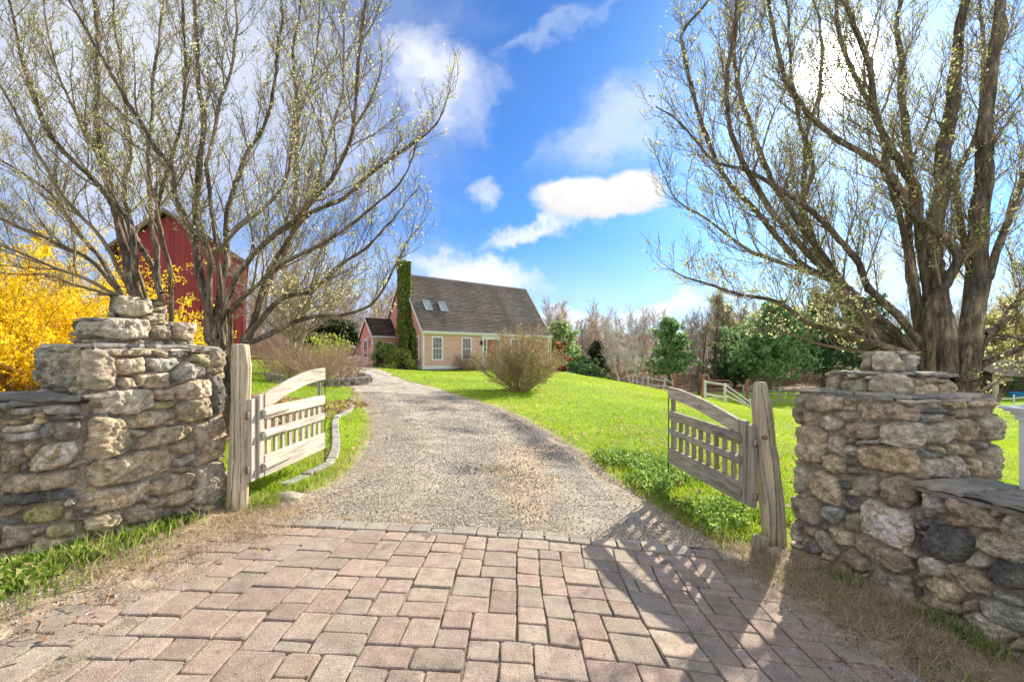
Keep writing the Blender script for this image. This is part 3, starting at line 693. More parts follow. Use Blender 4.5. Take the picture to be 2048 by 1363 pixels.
RB = P_('''
b 580,272 638,270 648,330 638,393 582,393
b 652,292 740,280 818,292 813,338 722,346 657,325
t 650,347 678,342 688,400 660,410 648,380
g 692,372 740,357 813,377 813,415 750,428 692,395
b 782,350 858,347 863,383 830,388 777,365
t 832,327 858,327 858,343 824,343
b 867,322 1000,312 1168,337 1178,383 1000,383 890,373 867,345
p 822,397 900,392 966,402 963,458 900,466 817,448
g 977,402 1080,392 1178,397 1186,480 1148,503 1050,503 987,480
o 583,408 700,410 738,440 738,530 718,563 612,553 585,520
w 747,452 800,452 863,502 868,533 820,538 742,500
o 842,458 878,458 858,478 847,478
s 865,477 968,467 978,483 872,488
o 882,502 960,494 1148,512 1173,570 1168,608 1050,613 922,588 882,540
t 737,542 780,527 828,547 833,613 780,608 737,580
d 840,587 900,582 913,603 842,613
d 827,547 878,547 883,573 837,576
g 585,572 640,562 668,600 673,668 620,688 587,660
t 682,602 720,597 788,640 810,700 808,748 760,743 692,690 673,640
g 844,622 958,620 968,680 938,713 852,680
b 982,632 1060,620 1148,652 1143,720 1108,753 1002,743 977,700
d 802,642 838,642 838,678 812,678
p 840,687 893,690 893,703 842,703
d 817,702 878,714 878,768 832,773 814,745
b 587,702 660,692 728,740 733,798 720,836 622,798 585,760
s 742,747 823,762 823,798 780,823 737,790
b 832,782 878,777 883,858 832,853
w 887,742 920,717 1000,752 1098,782 1128,850 1128,908 1098,943 1002,908 912,858 887,800
g 585,812 610,797 643,830 638,893 592,893
b 652,832 698,842 703,883 662,878
d 737,810 763,822 758,856 732,850
t 767,842 858,862 858,918 802,913 764,870
g 707,857 743,857 798,920 810,958 762,958 712,900
b 867,882 960,907 1118,967 1128,1008 1060,1033 952,988 872,930
b 817,942 858,932 918,980 923,1023 862,1018 817,975
d 662,907 698,892 738,930 718,958 672,943
b 782,997 828,992 853,1020 848,1053 802,1043
t 732,947 788,962 778,988 737,973
g 937,1032 960,1012 1040,1042 1123,1052 1138,1138 1060,1153 982,1128 932,1080
g 862,1032 923,1037 913,1083 867,1063
s 1187,362 1258,362 1263,388 1192,390
g 1197,412 1250,397 1318,392 1323,450 1258,486 1197,478
t 1327,387 1378,377 1413,395 1416,468 1350,473 1328,430
g 1427,402 1480,362 1528,382 1528,468 1427,468
s 1187,517 1250,532 1258,543 1192,543
t 1217,497 1273,502 1273,526 1222,518
t 1287,492 1368,484 1413,510 1416,538 1302,533
s 1402,487 1448,482 1443,513 1417,508
g 1192,552 1248,552 1230,618 1187,618
g 1252,562 1318,537 1378,600 1383,628 1242,626
t 1362,547 1413,550 1408,623 1390,623
g 1422,562 1450,502 1518,492 1543,540 1533,638 1432,628
d 1187,337 1318,352 1323,363 1187,350
b 1332,337 1428,347 1438,368 1332,370
''')
RW = P_('''
s 1157,672 1238,682 1243,778 1182,788 1152,750
b 1252,692 1300,672 1398,740 1468,800 1468,843 1402,843 1262,768
d 1142,772 1198,782 1198,798 1147,793
d 1132,802 1198,807 1193,828 1142,853
t 1262,797 1328,802 1353,828 1282,833
b 1442,762 1478,762 1488,788 1452,793
g 1482,822 1520,787 1600,782 1600,928 1532,908 1482,860
k 1142,900 1202,822 1338,852 1368,900 1328,988 1202,978 1142,940
w 1372,882 1410,857 1498,872 1600,960 1600,998 1442,958 1372,920
g 1337,987 1372,942 1418,952 1438,1000 1400,1028 1342,1010
k 1432,1022 1470,977 1600,1002 1600,1113 1502,1098 1432,1070
g 1142,972 1198,967 1243,1002 1238,1048 1142,1038
t 1242,1022 1280,997 1398,1022 1448,1100 1438,1138 1342,1118 1252,1060
t 1147,1062 1200,1047 1328,1112 1333,1138 1290,1163 1182,1128
s 1452,1112 1600,1152 1600,1188 1462,1143
b 1322,1162 1388,1147 1388,1198 1332,1203
s 1402,1152 1470,1152 1600,1202 1600,1288 1502,1268 1402,1210
t 1147,1142 1190,1132 1308,1182 1308,1208 1202,1193 1147,1180
g 1317,1212 1380,1202 1498,1262 1543,1302 1480,1333 1352,1280
b 1522,1332 1560,1312 1600,1332 1600,1361 1522,1361
''')
RT1 = P_('''
b 710,200 798,194 804,240 800,268 770,270 712,258
b 810,212 900,206 920,240 918,286 880,290 812,272
g 926,220 960,192 1080,188 1124,210 1126,262 1100,286 1000,290 930,276
t 1132,208 1168,206 1170,234 1134,234
t 1136,240 1180,234 1240,232 1242,300 1160,300 1136,284
t 1246,234 1300,226 1336,226 1346,260 1344,302 1250,302
b 1176,206 1338,214 1336,222 1180,226
''')
RT2 = P_('''
b 838,92 934,88 936,130 932,178 840,176
g 942,90 1040,90 1076,108 1098,140 1096,178 1000,182 944,178
b 1070,96 1118,98 1116,108 1076,104
s 1104,112 1130,104 1172,108 1176,184 1106,182
''')
def traced(path, L, crop, off=.05): return [([path.hit(*p, off) for p in crop(pts)], k) for pts, k in L]
def pier(A, Bq, D, zl, zb, z1, z2, bodyT, t1, t2, crop, side, label, seed):
    A, Bq, D = map(np.array, (A, Bq, D)); C = Bq + D - A; ctr = (A + C) / 2
    root = thing('stone_pillar', label, 'stone pillar', (ctr[0], ctr[1], h1(*ctr)))
    order = [C, D, A, Bq] if side == 'L' else [C, Bq, A, D]
    def inset(k):
        u = (Bq - A) / np.linalg.norm(Bq - A); v = (D - A) / np.linalg.norm(D - A); m_ = {}
        a, b, d, c = A + (u + v) * k, Bq + (v - u) * k, D + (u - v) * k, C - (u + v) * k
        return [c, d, a, b] if side == 'L' else [c, b, a, d]
    inn = lambda q, k: [p + (np.mean(q, 0) - p) / np.linalg.norm(np.mean(q, 0) - p) * k for p in q]
    p0 = Path(inn(order, .06), True); masonry('shaft', p0, zl, zb, traced(p0, bodyT, crop, .04), root, seed, .055, batter=.02)
    mb = MB(); zt = quad_slabs(mb, inset(.05), zb - .006, seed + 1, .0, (.02, .028)); mb.build('coping', M['slab'], root, smooth=False)
    q = inset(.17); p1 = Path(inn(q, .04), True, .05); masonry('middle_tier', p1, zt - .01, z1, traced(p1, t1, crop, .04), root, seed + 2, .07, size=(.16, .3, .1, .17))
    mb = MB(); quad_slabs(mb, inset(.215), z1 - .014, seed + 3, .0, (.018, .024), 1); mb.build('tier_coping', M['slab'], root)
    q = inset(.32); p2 = Path(inn(q, .03), True, .045); masonry('top_tier', p2, z1 - .01, z2, traced(p2, t2, crop, .04), root, seed + 4, .06, size=(.14, .26, .1, .17))
    mb = MB(); quad_slabs(mb, inset(.36), z2 - .04, seed + 5, -.03, (.03, .04), 1, cols=[(.4, .36, .3), (.33, .31, .28)]); mb.build('crown_stones', M['stone'], root)
    return root
pier((-2.75, 2.95), (-2.42, 3.92), (-3.42, 3.19), -.05, 1.435, 1.665, 1.845, LB, LT1, LT2, crop1, 'L', 'taller stepped fieldstone pillar on the left of the drive, sunlit tan face beside the weathered post', 11)
pier((2.65, 2.97), (2.32, 3.83), (3.48, 3.18), -.32, 1.085, 1.268, 1.43, RB, RT1, RT2, crop2, 'R', 'stepped fieldstone pillar on the right of the drive with big rounded granite stones', 41)

def low_wall(pts, thick, zl, zt, T, crop, label, seed, side):
    c = pts[len(pts) // 2]; root = thing('stone_wall', label, 'stone wall', (c[0], c[1], h1(*c)))
    p = Path(pts, False, .08); 
    masonry('wall_face', p, zl, zt - .0, traced(p, T, crop, .04), root, seed, .06, size=(.14, .42, .06, .16), fold=.2)
    t = np.linspace(0, p.L, 40); q = p.at(t); nn = p.normal(t); back = (q - nn * thick)[::-1]
    pb = Path(list(back[::6]) , False, .08, .012); masonry('wall_back', pb, zl, zt, [], root, seed + 1, .05, size=(.14, .42, .06, .16), fold=.2)
    mb = MB(); rr = random.Random(seed + 2)
    for layer in range(2):
        s_ = -rr.uniform(0, .2); z = zt - .006 + layer * .034
        while s_ < p.L:
            w_ = rr.uniform(.3, .7); a, b = max(0, s_), min(p.L, s_ + w_); s_ += w_ + .006
            if b - a < .05: continue
            pa, pb_ = p.at(np.array([a, b])); na, nb = p.normal(np.array([a, b])); o = rr.uniform(.055, .095); cut = thick * rr.uniform(.42, .62)
            slab_solid(mb, [pa + na * o, pa - na * cut, pb_ - nb * cut, pb_ + nb * o] if False else [pb_ + nb * o, pb_ - nb * cut, pa - na * cut, pa + na * o], z, z + rr.uniform(.026, .034), tuple(v * .72 for v in rr.choice(SL[:4])), rr, .014)
            slab_solid(mb, [pb_ - nb * (cut + .006), pb_ - nb * (thick + .04), pa - na * (thick + .04), pa - na * (cut + .006)], z, z + rr.uniform(.024, .034), tuple(v * .72 for v in rr.choice(SL[:4])), rr, .014)
    mb.build('coping', M['slab'], root)
low_wall([(-7.2, 1.9), (-5.2, 2.45), (-3.2, 2.84), (-2.79, 2.92), (-2.76, 3.12)], .42, -.05, 1.085, LW, crop1, 'low dark slate-capped fieldstone wall running left from the taller pillar', 61, 'L')
low_wall([(2.68, 2.98), (2.80, 2.46), (3.02, 1.5), (3.3, -.6)], .40, -.5, .53, RW, crop2, 'low fieldstone wall running toward the viewer from the right pillar', 81, 'R')

# ---------------------------------------------------------------- gate posts
def log_post(name, label, rings, seed, colr, n=110):
    rr = np.random.default_rng(seed); V = []; C = []
    an = np.linspace(0, 2 * math.pi, n, endpoint=False); rad = 1 + .05 * np.sin(3 * an + 1) + .03 * np.sin(7 * an)
    z0, z1 = rings[0][0], rings[-1][0]; zz = np.arange(z0, z1, .02); R = np.array(rings)
    L = [np.interp(zz, R[:, 0], R[:, k]) for k in range(5)]
    zz = np.r_[zz, z1, z1 + .004]; L = [np.r_[l, R[-1, k], R[-1, k]] for k, l in enumerate(L)]
    for i, z in enumerate(zz):
        crack = -.10 * np.exp(-((an - 4.5 - .25 * math.sin(z * 3)) / .06) ** 2) - .07 * np.exp(-((an - 5.3 - .2 * math.sin(z * 4)) / .05) ** 2) - .05 * np.exp(-((an - 3.9 - .15 * math.sin(z * 5 + 1)) / .05) ** 2)
        k = rad * (1 + .05 * fbm(np.stack([np.cos(an) * 2.2, np.sin(an) * 2.2, np.full(n, z * 1.4 + seed)], -1), 3, seed) + .03 * fbm(np.stack([np.cos(an) * 7, np.sin(an) * 7, np.full(n, z * 2.)], -1), 2, seed)) + crack
        sc = .55 if i == len(zz) - 1 else (.93 if i == len(zz) - 2 else 1)
        V.append(np.stack([L[1][i] + np.cos(an) * k * L[3][i] * sc, L[2][i] + np.sin(an) * k * L[4][i] * sc, np.full(n, z)], -1))
        t = np.clip(.5 + .6 * fbm(np.stack([np.cos(an) * 5, np.sin(an) * 5, np.full(n, z * .9)], -1), 3, seed + 3), 0, 1)[:, None]; c = np.array(colr[0]) * t + np.array(colr[1]) * (1 - t)
        low = np.clip((z0 + .45 - z) / .4, 0, 1) * .5; c = c * (1 - low) + np.array((.40, .27, .15)) * low
        c = c * np.where(crack < -.03, .45, 1)[:, None]; C.append(c)
    m_ = len(zz); i = np.arange(m_ * n).reshape(m_, n); j = np.roll(i, -1, 1); Fs = np.stack([i[:-1], j[:-1], j[1:], i[1:]], -1).reshape(-1, 4)
    top = [tuple(int(v) for v in i[-1])]
    return np.concatenate(V), [tuple(int(v) for v in f) for f in Fs] + top, np.concatenate(C)
def post(label, rings, seed, colr, knots):
    V, Fs, C = log_post('gate_post', label, rings, seed, colr); r0 = rings[0]
    o = mesh('gate_post', V, Fs, M['woodv'], None, C, True, loc=(r0[1], r0[2], h1(r0[1], r0[2])))
    tag(o, label, 'gate post')
    return o
gL = h1(-2.28, 3.8)
POSTL = post('square hewn weathered gate post with a flat top against the left pillar', [(gL - .25, -2.30, 3.80, .082, .075), (gL, -2.30, 3.80, .08, .075), (.5, -2.285, 3.8, .076, .07), (.9, -2.27, 3.8, .074, .07), (1.05, -2.265, 3.8, .07, .07), (1.3, -2.262, 3.8, .076, .07), (1.49, -2.27, 3.8, .06, .062)], 3, ((.58, .51, .38), (.48, .40, .28)), [])
gR = h1(2.2, 3.85)
def rp(px0, px1, py, Y=3.85): z = CAMZ - (py - HY) / F * Y; return (z, ((px0 + px1) / 2 - CX) / F * Y, Y, (px1 - px0) / 2.25 / F * Y, (px1 - px0) / 2.5 / F * Y)
POSTR = post('gnarled leaning log gate post with a narrow sawn top beside the right pillar', [(gR - .25, 2.24, 3.85, .10, .09)] + [rp(*a) for a in [(1525, 1574, 1085), (1519, 1571, 1020), (1513, 1564, 960), (1510, 1558, 915), (1508, 1552, 885), (1505, 1549, 850), (1503, 1545, 810), (1505, 1538, 785), (1508, 1533, 764)]], 8, ((.54, .46, .33), (.42, .34, .24)), [])
for po, (kx, ky, kz) in ((POSTR, (2.10, 3.775, .72)),):
    mb = MB(); mb.col = (.24, .17, .11); mb.tube([(kx, ky + .02, kz), (kx - .004, ky - .014, kz), (kx - .005, ky - .019, kz)], [.022, .016, .007], 10); mb.build('knot', M['woodv'], po, True)

# ---------------------------------------------------------------- gates
GW = [(.55, .50, .41), (.50, .46, .38), (.58, .53, .44), (.46, .42, .34)]
def gate(label, hinge, free, zh, zf, hh, hf, face, dark, postx, seed):
    """hinge/free plan points, bottom heights, heights at each end, face = +1/-1 side on which the rails stand"""
    hinge, free = np.array(hinge), np.array(free); L = float(np.linalg.norm(free - hinge)); u = (free - hinge) / L; nrm = np.array([u[1], -u[0]]) * face
    def fr(v): a, n_, w = v; p = hinge + u * a + nrm * n_; return (p[0], p[1], w + zh + (zf - zh) * a / L)
    root = thing('wooden_gate', label, 'gate', (float(hinge[0]), float(hinge[1]), zh)); rr = random.Random(seed)
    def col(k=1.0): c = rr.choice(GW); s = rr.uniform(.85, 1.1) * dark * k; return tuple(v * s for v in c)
    sc = hh / .71
    def Bd(name, poly, n0, n1, mt='woodh', bev=.004, parent=root, k=1.0):
        mb = MB(fr); mb.col = col(k); mb.prism([(a, w) for a, w in poly], n0, n1, 1); return mb.build(name, M[mt], parent, bevel=bev)
    R = lambda x0, x1, w0, w1: [(x0, w0), (x1, w0), (x1, w1), (x0, w1)]
    Bd('back_board', R(-.075, -.003, -.01, hh - .03), -.045, .0, 'woodv', k=.95)
    Bd('hinge_stile', R(.0, .07, .0, hh), -.028, .022, 'woodv', k=.85)
    Bd('free_stile', R(L - .05, L - .005, 0, hf - .06), -.04, -.002, 'woodv', k=.7)
    Bd('bottom_rail', R(.072, L, .0, .18), .0, .03); Bd('middle_rail', R(.072, L, .33, .40), .0, .03); Bd('upper_rail', R(.072, L, .50, .60), .0, .03)
    # arched top board
    N = 14; low = []; top = []
    for i in range(N + 1):
        t = i / N; a = .072 + (L - .072) * t; e = math.sin(t * math.pi / 2) ** .95
        top.append((a, hh + (hf - hh) * e)); wth = .125
        low.append((a, min(hh + (hf - hh) * e - .02, max(.602, (hh - .135) + (hf - hh - .0) * math.sin(t * math.pi / 2) ** 1.0 + .005))))
    mb = MB(fr); mb.col = col(1.08)
    k = len(low); vs = [(a, n_, w) for n_ in (.0, .032) for pts in (low, top) for a, w in pts]
    I = lambda s, r, i: s * 2 * k + r * k + i
    Fs = []
    for i in range(k - 1):
        Fs += [(I(0, 0, i), I(0, 1, i), I(0, 1, i + 1), I(0, 0, i + 1)), (I(1, 0, i), I(1, 0, i + 1), I(1, 1, i + 1), I(1, 1, i)), (I(0, 0, i), I(0, 0, i + 1), I(1, 0, i + 1), I(1, 0, i)), (I(0, 1, i), I(1, 1, i), I(1, 1, i + 1), I(0, 1, i + 1))]
    Fs += [(I(0, 0, 0), I(1, 0, 0), I(1, 1, 0), I(0, 1, 0)), (I(0, 0, k - 1), I(0, 1, k - 1), I(1, 1, k - 1), I(1, 0, k - 1))]
    mb.add(vs, Fs); mb.build('arched_rail', M['woodh'], root, bevel=.003)
    ns = 9; pit = (L - .14) / ns
    for i in range(ns):
        a = .095 + pit * (i + .05); Bd('slat', R(a + pit * .48, a + pit * .48 + .055, .12, .55), -.022, -.001, 'woodv', .002, k=rr.uniform(.65, .95))
    Bd('slat', R(.072, .115, .12, .55), -.022, -.001, 'woodv', .002, k=.9)
    for w0, ln in ((.55, .46), (.365, .40), (.09, .52)):      # tapered braces on the hinge end of each rail
        mb = MB(fr); mb.col = col(.95); V = []
        for a, q in ((.03, 1.), (.03 + ln * .86, .8), (.03 + ln, .25)):
            for an in range(7):
                t = math.pi * an / 6; V.append((a, .0305 + .038 * q * math.sin(t), w0 + .034 * q * math.cos(t)))
        Fq = [(l * 7 + i, l * 7 + i + 1, (l + 1) * 7 + i + 1, (l + 1) * 7 + i) for l in range(2) for i in range(6)] + [tuple(range(6, -1, -1)), tuple(14 + i for i in range(7))] + [(0, 7, 13, 6), (7, 14, 20, 13)]
        mb.add(V, Fq); mb.build('brace', M['woodh'], root)
    for w0 in (.10, .55):                                     # hinge: galvanised strap, pin and rusty eye bolt
        mb = MB(fr); mb.box(-.10, -.074, -.03, -.012, w0 - .02, w0 + .02); mb.box(-.115, -.10, -.035, .0, w0 - .022, w0 + .022); h = mb.build('hinge', M['galv'], root, bevel=.002)
        p0 = fr((-.11, -.018, w0)); mb = MB(); mb.tube([(p0[0], p0[1], p0[2] - .035), (p0[0], p0[1], p0[2] + .03)], .009, 8); mb.tube([p0, (postx[0], postx[1], p0[2] - .01)], .008, 8); mb.build('bolt', M['rust'], h, True)
    mb = MB(fr); mb.tube([(L + .004, .02, hf - .14), (L + .014, .02, hf - .12), (L + .014, .02, -.16)], .006, 8); mb.build('drop_rod', M['metal'], root, True)
    return root
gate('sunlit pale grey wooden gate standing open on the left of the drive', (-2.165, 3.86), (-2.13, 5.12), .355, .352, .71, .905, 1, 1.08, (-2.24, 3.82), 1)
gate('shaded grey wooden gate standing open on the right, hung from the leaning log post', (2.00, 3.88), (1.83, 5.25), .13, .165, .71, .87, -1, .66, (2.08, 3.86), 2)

# small things at the foot of the right post
mb = MB(); mb.col = (.36, .30, .22); mb.box(-.05, .045, -.045, .045, 0, .13); x0, y0 = 1.99, 3.66
V = [(v[0] + x0 + v[2] * .1, v[1] + y0, v[2] + h1(x0, y0) - .01) for v in mb.V]; mb.V = V
tag(mb.build('wood_block', M['woodv'], bevel=.006, loc=(x0, y0, h1(x0, y0))), 'short cut wood block standing at the foot of the leaning log post', 'wood block')
def boulder(name, label, x, y, sx, sy, sz, key, seed, sink=.3):
    u, v = np.meshgrid(np.linspace(0, 2 * math.pi, 40, endpoint=False), np.linspace(0, math.pi, 22)); P = np.stack([np.cos(u) * np.sin(v), np.sin(u) * np.sin(v), np.cos(v)], -1)
    r = 1 + .18 * fbm(P * 1.3 + seed, 3, seed) + .05 * fbm(P * 5 + seed, 3, seed + 1); r = np.minimum(r, .92 + .1 * vnoise(P + seed, 3)); Q = P * r[..., None] * (sx, sy, sz); z = h1(x, y); Q = Q + (x, y, z + sz * (1 - sink) - sz * .4)
    n_, m_ = Q.shape[:2]; i = np.arange(n_ * m_).reshape(n_, m_); j = np.roll(i, -1, 1); Fs = np.stack([i[:-1], i[1:], j[1:], j[:-1]], -1).reshape(-1, 4)
    t = np.clip(.5 + .7 * fbm(P * 3 + seed, 3, 5), 0, 1)[..., None]; C = np.array(PAL[key][0]) * t + np.array(PAL[key][1]) * (1 - t)
    return tag(mesh(name, Q.reshape(-1, 3), Fs, M['stone'], None, C.reshape(-1, 3), True, loc=(x, y, z)), label, 'stone')
boulder('loose_stone', 'pinkish loose stone lying at the foot of the leaning log post', 2.08, 3.6, .085, .06, .05, 'p', 4)
boulder('loose_stone', 'flat grey loose stone in the grass beside the left gate post', -2.02, 4.12, .13, .1, .05, 'g', 9)

# white fence post at the right edge, behind the low wall
xw, yw = 3.198, 2.75; zb = h1(xw, yw); mb = MB(); root = thing('fence_post', 'white vinyl fence post with a moulded flat cap behind the right low wall', 'fence post', (xw, yw, zb))
mb.box(xw - .065, xw + .065, yw - .065, yw + .065, zb - .1, 1.04); mb.build('shaft', M['white'], root, bevel=.006)
mb = MB()
for a, z0, z1 in ((.078, 1.0, 1.03), (.09, 1.03, 1.05), (.112, 1.05, 1.066), (.125, 1.066, 1.082), (.06, 1.082, 1.092)): mb.box(xw - a, xw + a, yw - a, yw + a, z0, z1)
mb.build('cap', M['white'], root, bevel=.004)

# timber and stone edging along the left lawn
E = lin([(-2.22, 4.4), (-2.2, 5.6), gp(672, 840), gp(700, 822), gp(706, 798)], 8); s = np.r_[0, np.cumsum(np.linalg.norm(np.diff(E, axis=0), axis=1))]
root = thing('lawn_edging', 'low grey stone edging strip curving along the left lawn behind the left gate', 'edging', (E[0][0], E[0][1], h1(*E[0]))); a = 0; k = 0; rr = random.Random(3)
while a < s[-1] - .1 and k < 90:
    w_ = rr.uniform(.32, .5); b = min(a + w_, s[-1]); p0 = np.array([np.interp(a + .006, s, E[:, i]) for i in (0, 1)]); p1 = np.array([np.interp(b - .006, s, E[:, i]) for i in (0, 1)]); d_ = (p1 - p0) / np.linalg.norm(p1 - p0); n_ = np.array([-d_[1], d_[0]]) * .055
    mb = MB(); c = rr.uniform(.8, 1.1); mb.col = (.44 * c, .42 * c, .37 * c); z0, z1 = h1(*p0), h1(*p1); t0 = .055 + rr.gauss(0, .008)
    q = [p0 - n_, p1 - n_, p1 + n_, p0 + n_]; zz = [z0, z1, z1, z0]
    mb.add([(q[i][0], q[i][1], zz[i] - .12) for i in range(4)] + [(q[i][0], q[i][1], zz[i] + t0) for i in range(4)], [(3, 2, 1, 0), (4, 5, 6, 7), (0, 1, 5, 4), (1, 2, 6, 5), (2, 3, 7, 6), (3, 0, 4, 7)])
    mb.build('edging_block', M['stone'], root, bevel=.012); a = b; k += 1
# ---------------------------------------------------------------- tree machinery
def tubes(chains, n=5):
    """chains: list of (pts list, radii list). Returns V, F arrays"""
    by = {}
    for P, R in chains: by.setdefault(len(P), []).append((P, R))
    Vs, Fs, off = [], [], 0
    for k, lst in by.items():
        P = np.array([l[0] for l in lst], float); R = np.array([l[1] for l in lst], float); m_ = len(lst)
        T = np.empty_like(P); T[:, 1:-1] = P[:, 2:] - P[:, :-2]; T[:, 0] = P[:, 1] - P[:, 0]; T[:, -1] = P[:, -1] - P[:, -2]
        T /= np.linalg.norm(T, axis=2, keepdims=True) + 1e-9
        ref = np.where(np.abs(T[..., 2:3]) > .85, np.array([1., 0, 0]), np.array([0, 0, 1.])) if k == 2 else np.broadcast_to(np.where(np.abs(T[:, :1, 2:3]) > .8, np.array([1., .13, 0]), np.array([0.1, 0, 1.])), P.shape)
        A = np.cross(T, ref); A /= np.linalg.norm(A, axis=2, keepdims=True) + 1e-9; Bv = np.cross(T, A)
        an = np.linspace(0, 2 * math.pi, n, endpoint=False)
        V = P[:, :, None] + (A[:, :, None] * np.cos(an)[:, None] + Bv[:, :, None] * np.sin(an)[:, None]) * R[:, :, None, None]
        i = np.arange(m_ * k * n).reshape(m_, k, n) + off; j = np.roll(i, -1, 2)
        Fs.append(np.stack([i[:, :-1], j[:, :-1], j[:, 1:], i[:, 1:]], -1).reshape(-1, 4)); Vs.append(V.reshape(-1, 3)); off += m_ * k * n
    return np.concatenate(Vs), np.concatenate(Fs)
def rot_about(v, ax, a): c, s = math.cos(a), math.sin(a); d = v.dot(ax); return v * c + ax.cross(v) * s + ax * (d * (1 - c))
def wander(rr, p, d, L, n, jit, up, out=None, sag=0):
    pts = [p.copy()]; d = d.copy()
    for i in range(n):
        d = (d + Vector((rr.gauss(0, jit), rr.gauss(0, jit), rr.gauss(0, jit) + up - sag))).normalized(); p = p + d * (L / n); pts.append(p.copy())
    return pts, d
def side_dir(rr, t, ang):
    a = t.orthogonal().normalized(); a = rot_about(a, t, rr.uniform(0, 6.283)); return (t * math.cos(ang) + a * math.sin(ang)).normalized()
def branchlets(rr, chain, R, spacing, ang, Lf, levels, jit=.12, up=.05, start=.15, out=None, tips=None, rmin=.0022, lv=1, nseg=4, ratio=.5):
    """recursively hang side shoots on a chain"""
    P = [Vector(p) for p in chain]; seg = [(P[i + 1] - P[i]).length for i in range(len(P) - 1)]; tot = sum(seg); s = tot * start
    while s < tot:
        a = s; i = 0
        while i < len(seg) - 1 and a > seg[i]: a -= seg[i]; i += 1
        f = min(1, a / max(seg[i], 1e-6)); p = P[i].lerp(P[i + 1], f); t = (P[i + 1] - P[i]).normalized(); fr = s / tot
        L = Lf(fr, lv) * rr.uniform(.6, 1.25)
        d = side_dir(rr, t, rr.uniform(*ang)); d = (d + Vector((0, 0, up * 2.2))).normalized()
        r0 = max(rmin, min(R[i] * .6, L * .011 + .0012)); n_ = max(2, nseg - (lv - 1)); pts, de = wander(rr, p, d, L, n_, jit, up)
        rad = [max(rmin, r0 * (1 - .72 * k / n_)) for k in range(n_ + 1)]
        out.append((lv, pts, rad))
        if tips is not None and lv >= levels: tips.append((pts[-1], de)); 
        elif tips is not None and rr.random() < .6: tips.append((pts[-1], de))
        if lv < levels: branchlets(rr, pts, rad, spacing * ratio, ang, Lf, levels, jit * 1.15, up, .12, out, tips, rmin, lv + 1, nseg, ratio)
        s += spacing * rr.uniform(.6, 1.4)
def leaf_quads(c, nrm_seed, size, n, spread, cols, rg, up=.0, aspect=1.5, elong=None):
    """n little leaves round each centre"""
    c = np.repeat(np.asarray(c, float), n, 0); m_ = len(c); c = c + rg.normal(0, spread, (m_, 3))
    a = rg.normal(0, 1, (m_, 3)); a[:, 2] += up; a /= np.linalg.norm(a, axis=1)[:, None]; b = np.cross(a, rg.normal(0, 1, (m_, 3))); b /= np.linalg.norm(b, axis=1)[:, None] + 1e-9
    s = size * rg.uniform(.6, 1.3, m_)[:, None]; a = a * s * aspect; b = b * s * .5
    V = np.stack([c - a * .5, c + b - a * .05, c + a * .5, c - b - a * .05], 1).reshape(-1, 3)
    cc_ = np.asarray(cols)[rg.integers(0, len(cols), m_)] * rg.uniform(.75, 1.25, (m_, 1)); return V, np.arange(m_ * 4).reshape(-1, 4), np.repeat(cc_, 4, 0)
def vcol(V, a, b, f=6, sd=0):
    t = np.clip(.5 + .7 * fbm(V * f, 3, sd), 0, 1)[:, None]; return np.array(a) * t + np.array(b) * (1 - t)
BARK = ((.31, .25, .18), (.13, .105, .08)); TWG = ((.30, .235, .15), (.19, .15, .10))
PEAR = [(.60, .62, .28), (.68, .68, .38), (.50, .58, .18), (.74, .70, .46), (.56, .48, .24), (.44, .54, .12)]

